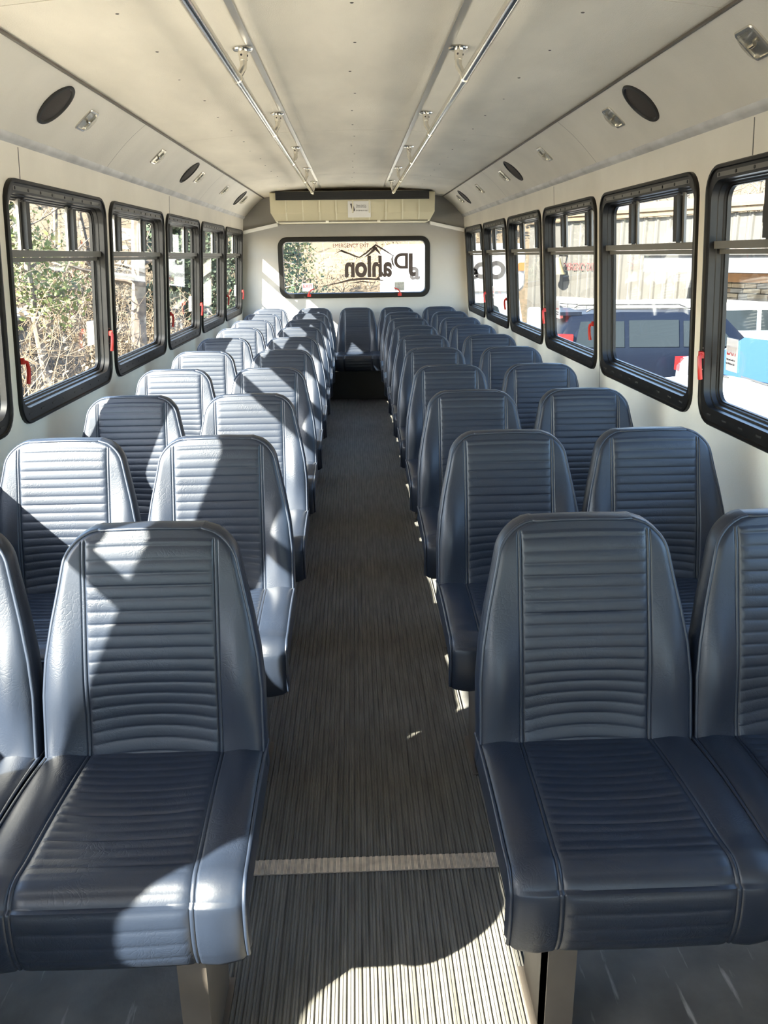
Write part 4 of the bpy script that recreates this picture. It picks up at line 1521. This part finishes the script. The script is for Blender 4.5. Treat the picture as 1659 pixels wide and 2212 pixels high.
van = [(-2.6, sec(0.92, 0.4, 0.8, 1.15, 1.55, 0.84, 0.06)), (-2.5, sec(0.98, 0.36, 0.8, 1.2, 1.78, 0.86)), (1.0, sec(0.98, 0.36, 0.8, 1.2, 1.80, 0.86)), (1.5, sec(0.98, 0.36, 0.8, 1.15, 1.45, 0.84)), (2.1, sec(0.96, 0.36, 0.8, 1.0, 1.10, 0.8, 0.05)), (2.5, sec(0.88, 0.4, 0.7, 0.85, 0.92, 0.7, 0.05))]
gv = side_win(-2.3, -1.2, 1.2, 1.62, 0.975, 0.90) + side_win(-1.1, 0.0, 1.2, 1.62, 0.975, 0.90) + side_win(0.1, 1.2, 1.2, 1.62, 0.975, 0.90, 0, -0.2)
vehicle('van', 'white passenger van with dark windows parked behind the navy suv', (8.7, 18.6, GZ), math.radians(-2), van, gv, WPAINT, [('tail_lamp', TAIL, (-2.62, -2.5, -0.95, -0.8, 0.9, 1.3))],
        [(-1.6, 0.94), (-1.6, -0.94), (1.6, 0.94), (1.6, -0.94)], 0.36, cat='van')

# white shuttle bus behind: local x forward = +X, flank towards the camera
SB = thing('shuttle_bus', 'white shuttle bus with dark lettering parked behind and to the right', 'bus', (2.4, 23.0, GZ))
SY = 21.6


def rounded_box(mb, x0, x1, y0, y1, z0, z1, r, n=6):
    rows = []
    for y, k in ((y0, r), (y0 + r * 0.3, r * 0.3), (y0 + r, 0.0), (y1 - r, 0.0), (y1, r)):
        rows.append([(a, y, b) for a, b in rrect(x0 + k, x1 - k, z0 + k, z1 - k, r * 1.6, n)])
    mb.grid(rows, closev=True, flip=True)
    nn = len(rows[0])
    mb.add(rows[0], [tuple(range(nn))])
    mb.add(rows[-1], [tuple(range(nn))[::-1]])


BUSW = mat('white_bus_paint', (0.26, 0.26, 0.265), 0.3, coat=0.4)
mb = MB()
rounded_box(mb, 0.72, 4.42, SY, SY + 2.4, 0.45, 1.68, 0.16)
mb.box(0.72, 2.2, SY + 0.04, SY + 2.36, -0.95, 0.62)
mb.build('coach_body', BUSW, SB)
mb = MB()
mb.prism([(2.0, -1.0), (5.15, -1.0), (5.1, -0.55), (4.42, -0.45), (4.25, 0.50), (2.0, 0.50)], SY + 0.12, SY + 2.28, lambda u, v, d: (u, d, v))
mb.build('cab', BUSW, SB, smooth=False)
mb = MB()
mb.prism([(2.45, -0.50), (3.95, -0.50), (3.72, 0.10), (3.52, 0.20), (2.45, 0.22)], SY + 0.10, SY + 0.13, lambda u, v, d: (u, d, v))
mb.build('cab_window', CARGLASS, SB, smooth=False)
mb = MB()
mb.prism([(4.08, 1.00), (4.36, 1.00), (4.36, 1.20), (4.22, 1.20)], SY - 0.03, SY + 0.05, lambda u, v, d: (u, d, v))
mb.build('marker_lamp', mat('amber_lamp', (0.30, 0.05, 0.01), 0.25), SB, smooth=False)
for wx in (1.3, 4.4):
    mb = MB()
    mb.lathe([(0.2, -0.02), (0.36, 0), (0.40, 0.03), (0.40, 0.2), (0.36, 0.23), (0.2, 0.24)], (wx, SY + 0.3, GZ + 0.40), (0, -1, 0), 22)
    mb.build('wheel', TYRE, SB)
mb = MB()
rounded_box(mb, 4.45, 4.80, SY - 0.35, SY - 0.15, -0.95 + 0.35, 0.10, 0.05)
mb.tube([(4.6, SY - 0.2, -0.55), (4.5, SY + 0.2, -0.6)], 0.03, 6)
mb.build('mirror', mat('grey_mirror', (0.16, 0.165, 0.17), 0.3), SB)
GRL = mat('grey_lettering', (0.020, 0.018, 0.018), 0.7, spec=0.2)
for s_, x, z, sz in (('a', 1.56, 1.02, 0.62), ('s', 1.93, 0.98, 0.5), ('e', 3.07, 0.98, 0.50), ('O', 3.28, 1.0, 0.5), ('O', 3.66, 1.0, 0.56)):
    ftext('lettering', s_, sz, GRL, SB, x - 0.02, SY - 0.012, z, offset=(0.028 if s_ == 'O' else 0.012), depth=0.004)
ftext('lettering', 'FREE C', 0.16, M['greyf'], SB, 3.55, SY - 0.012, 1.42, mirror=True, depth=0.004, sx=0.6)
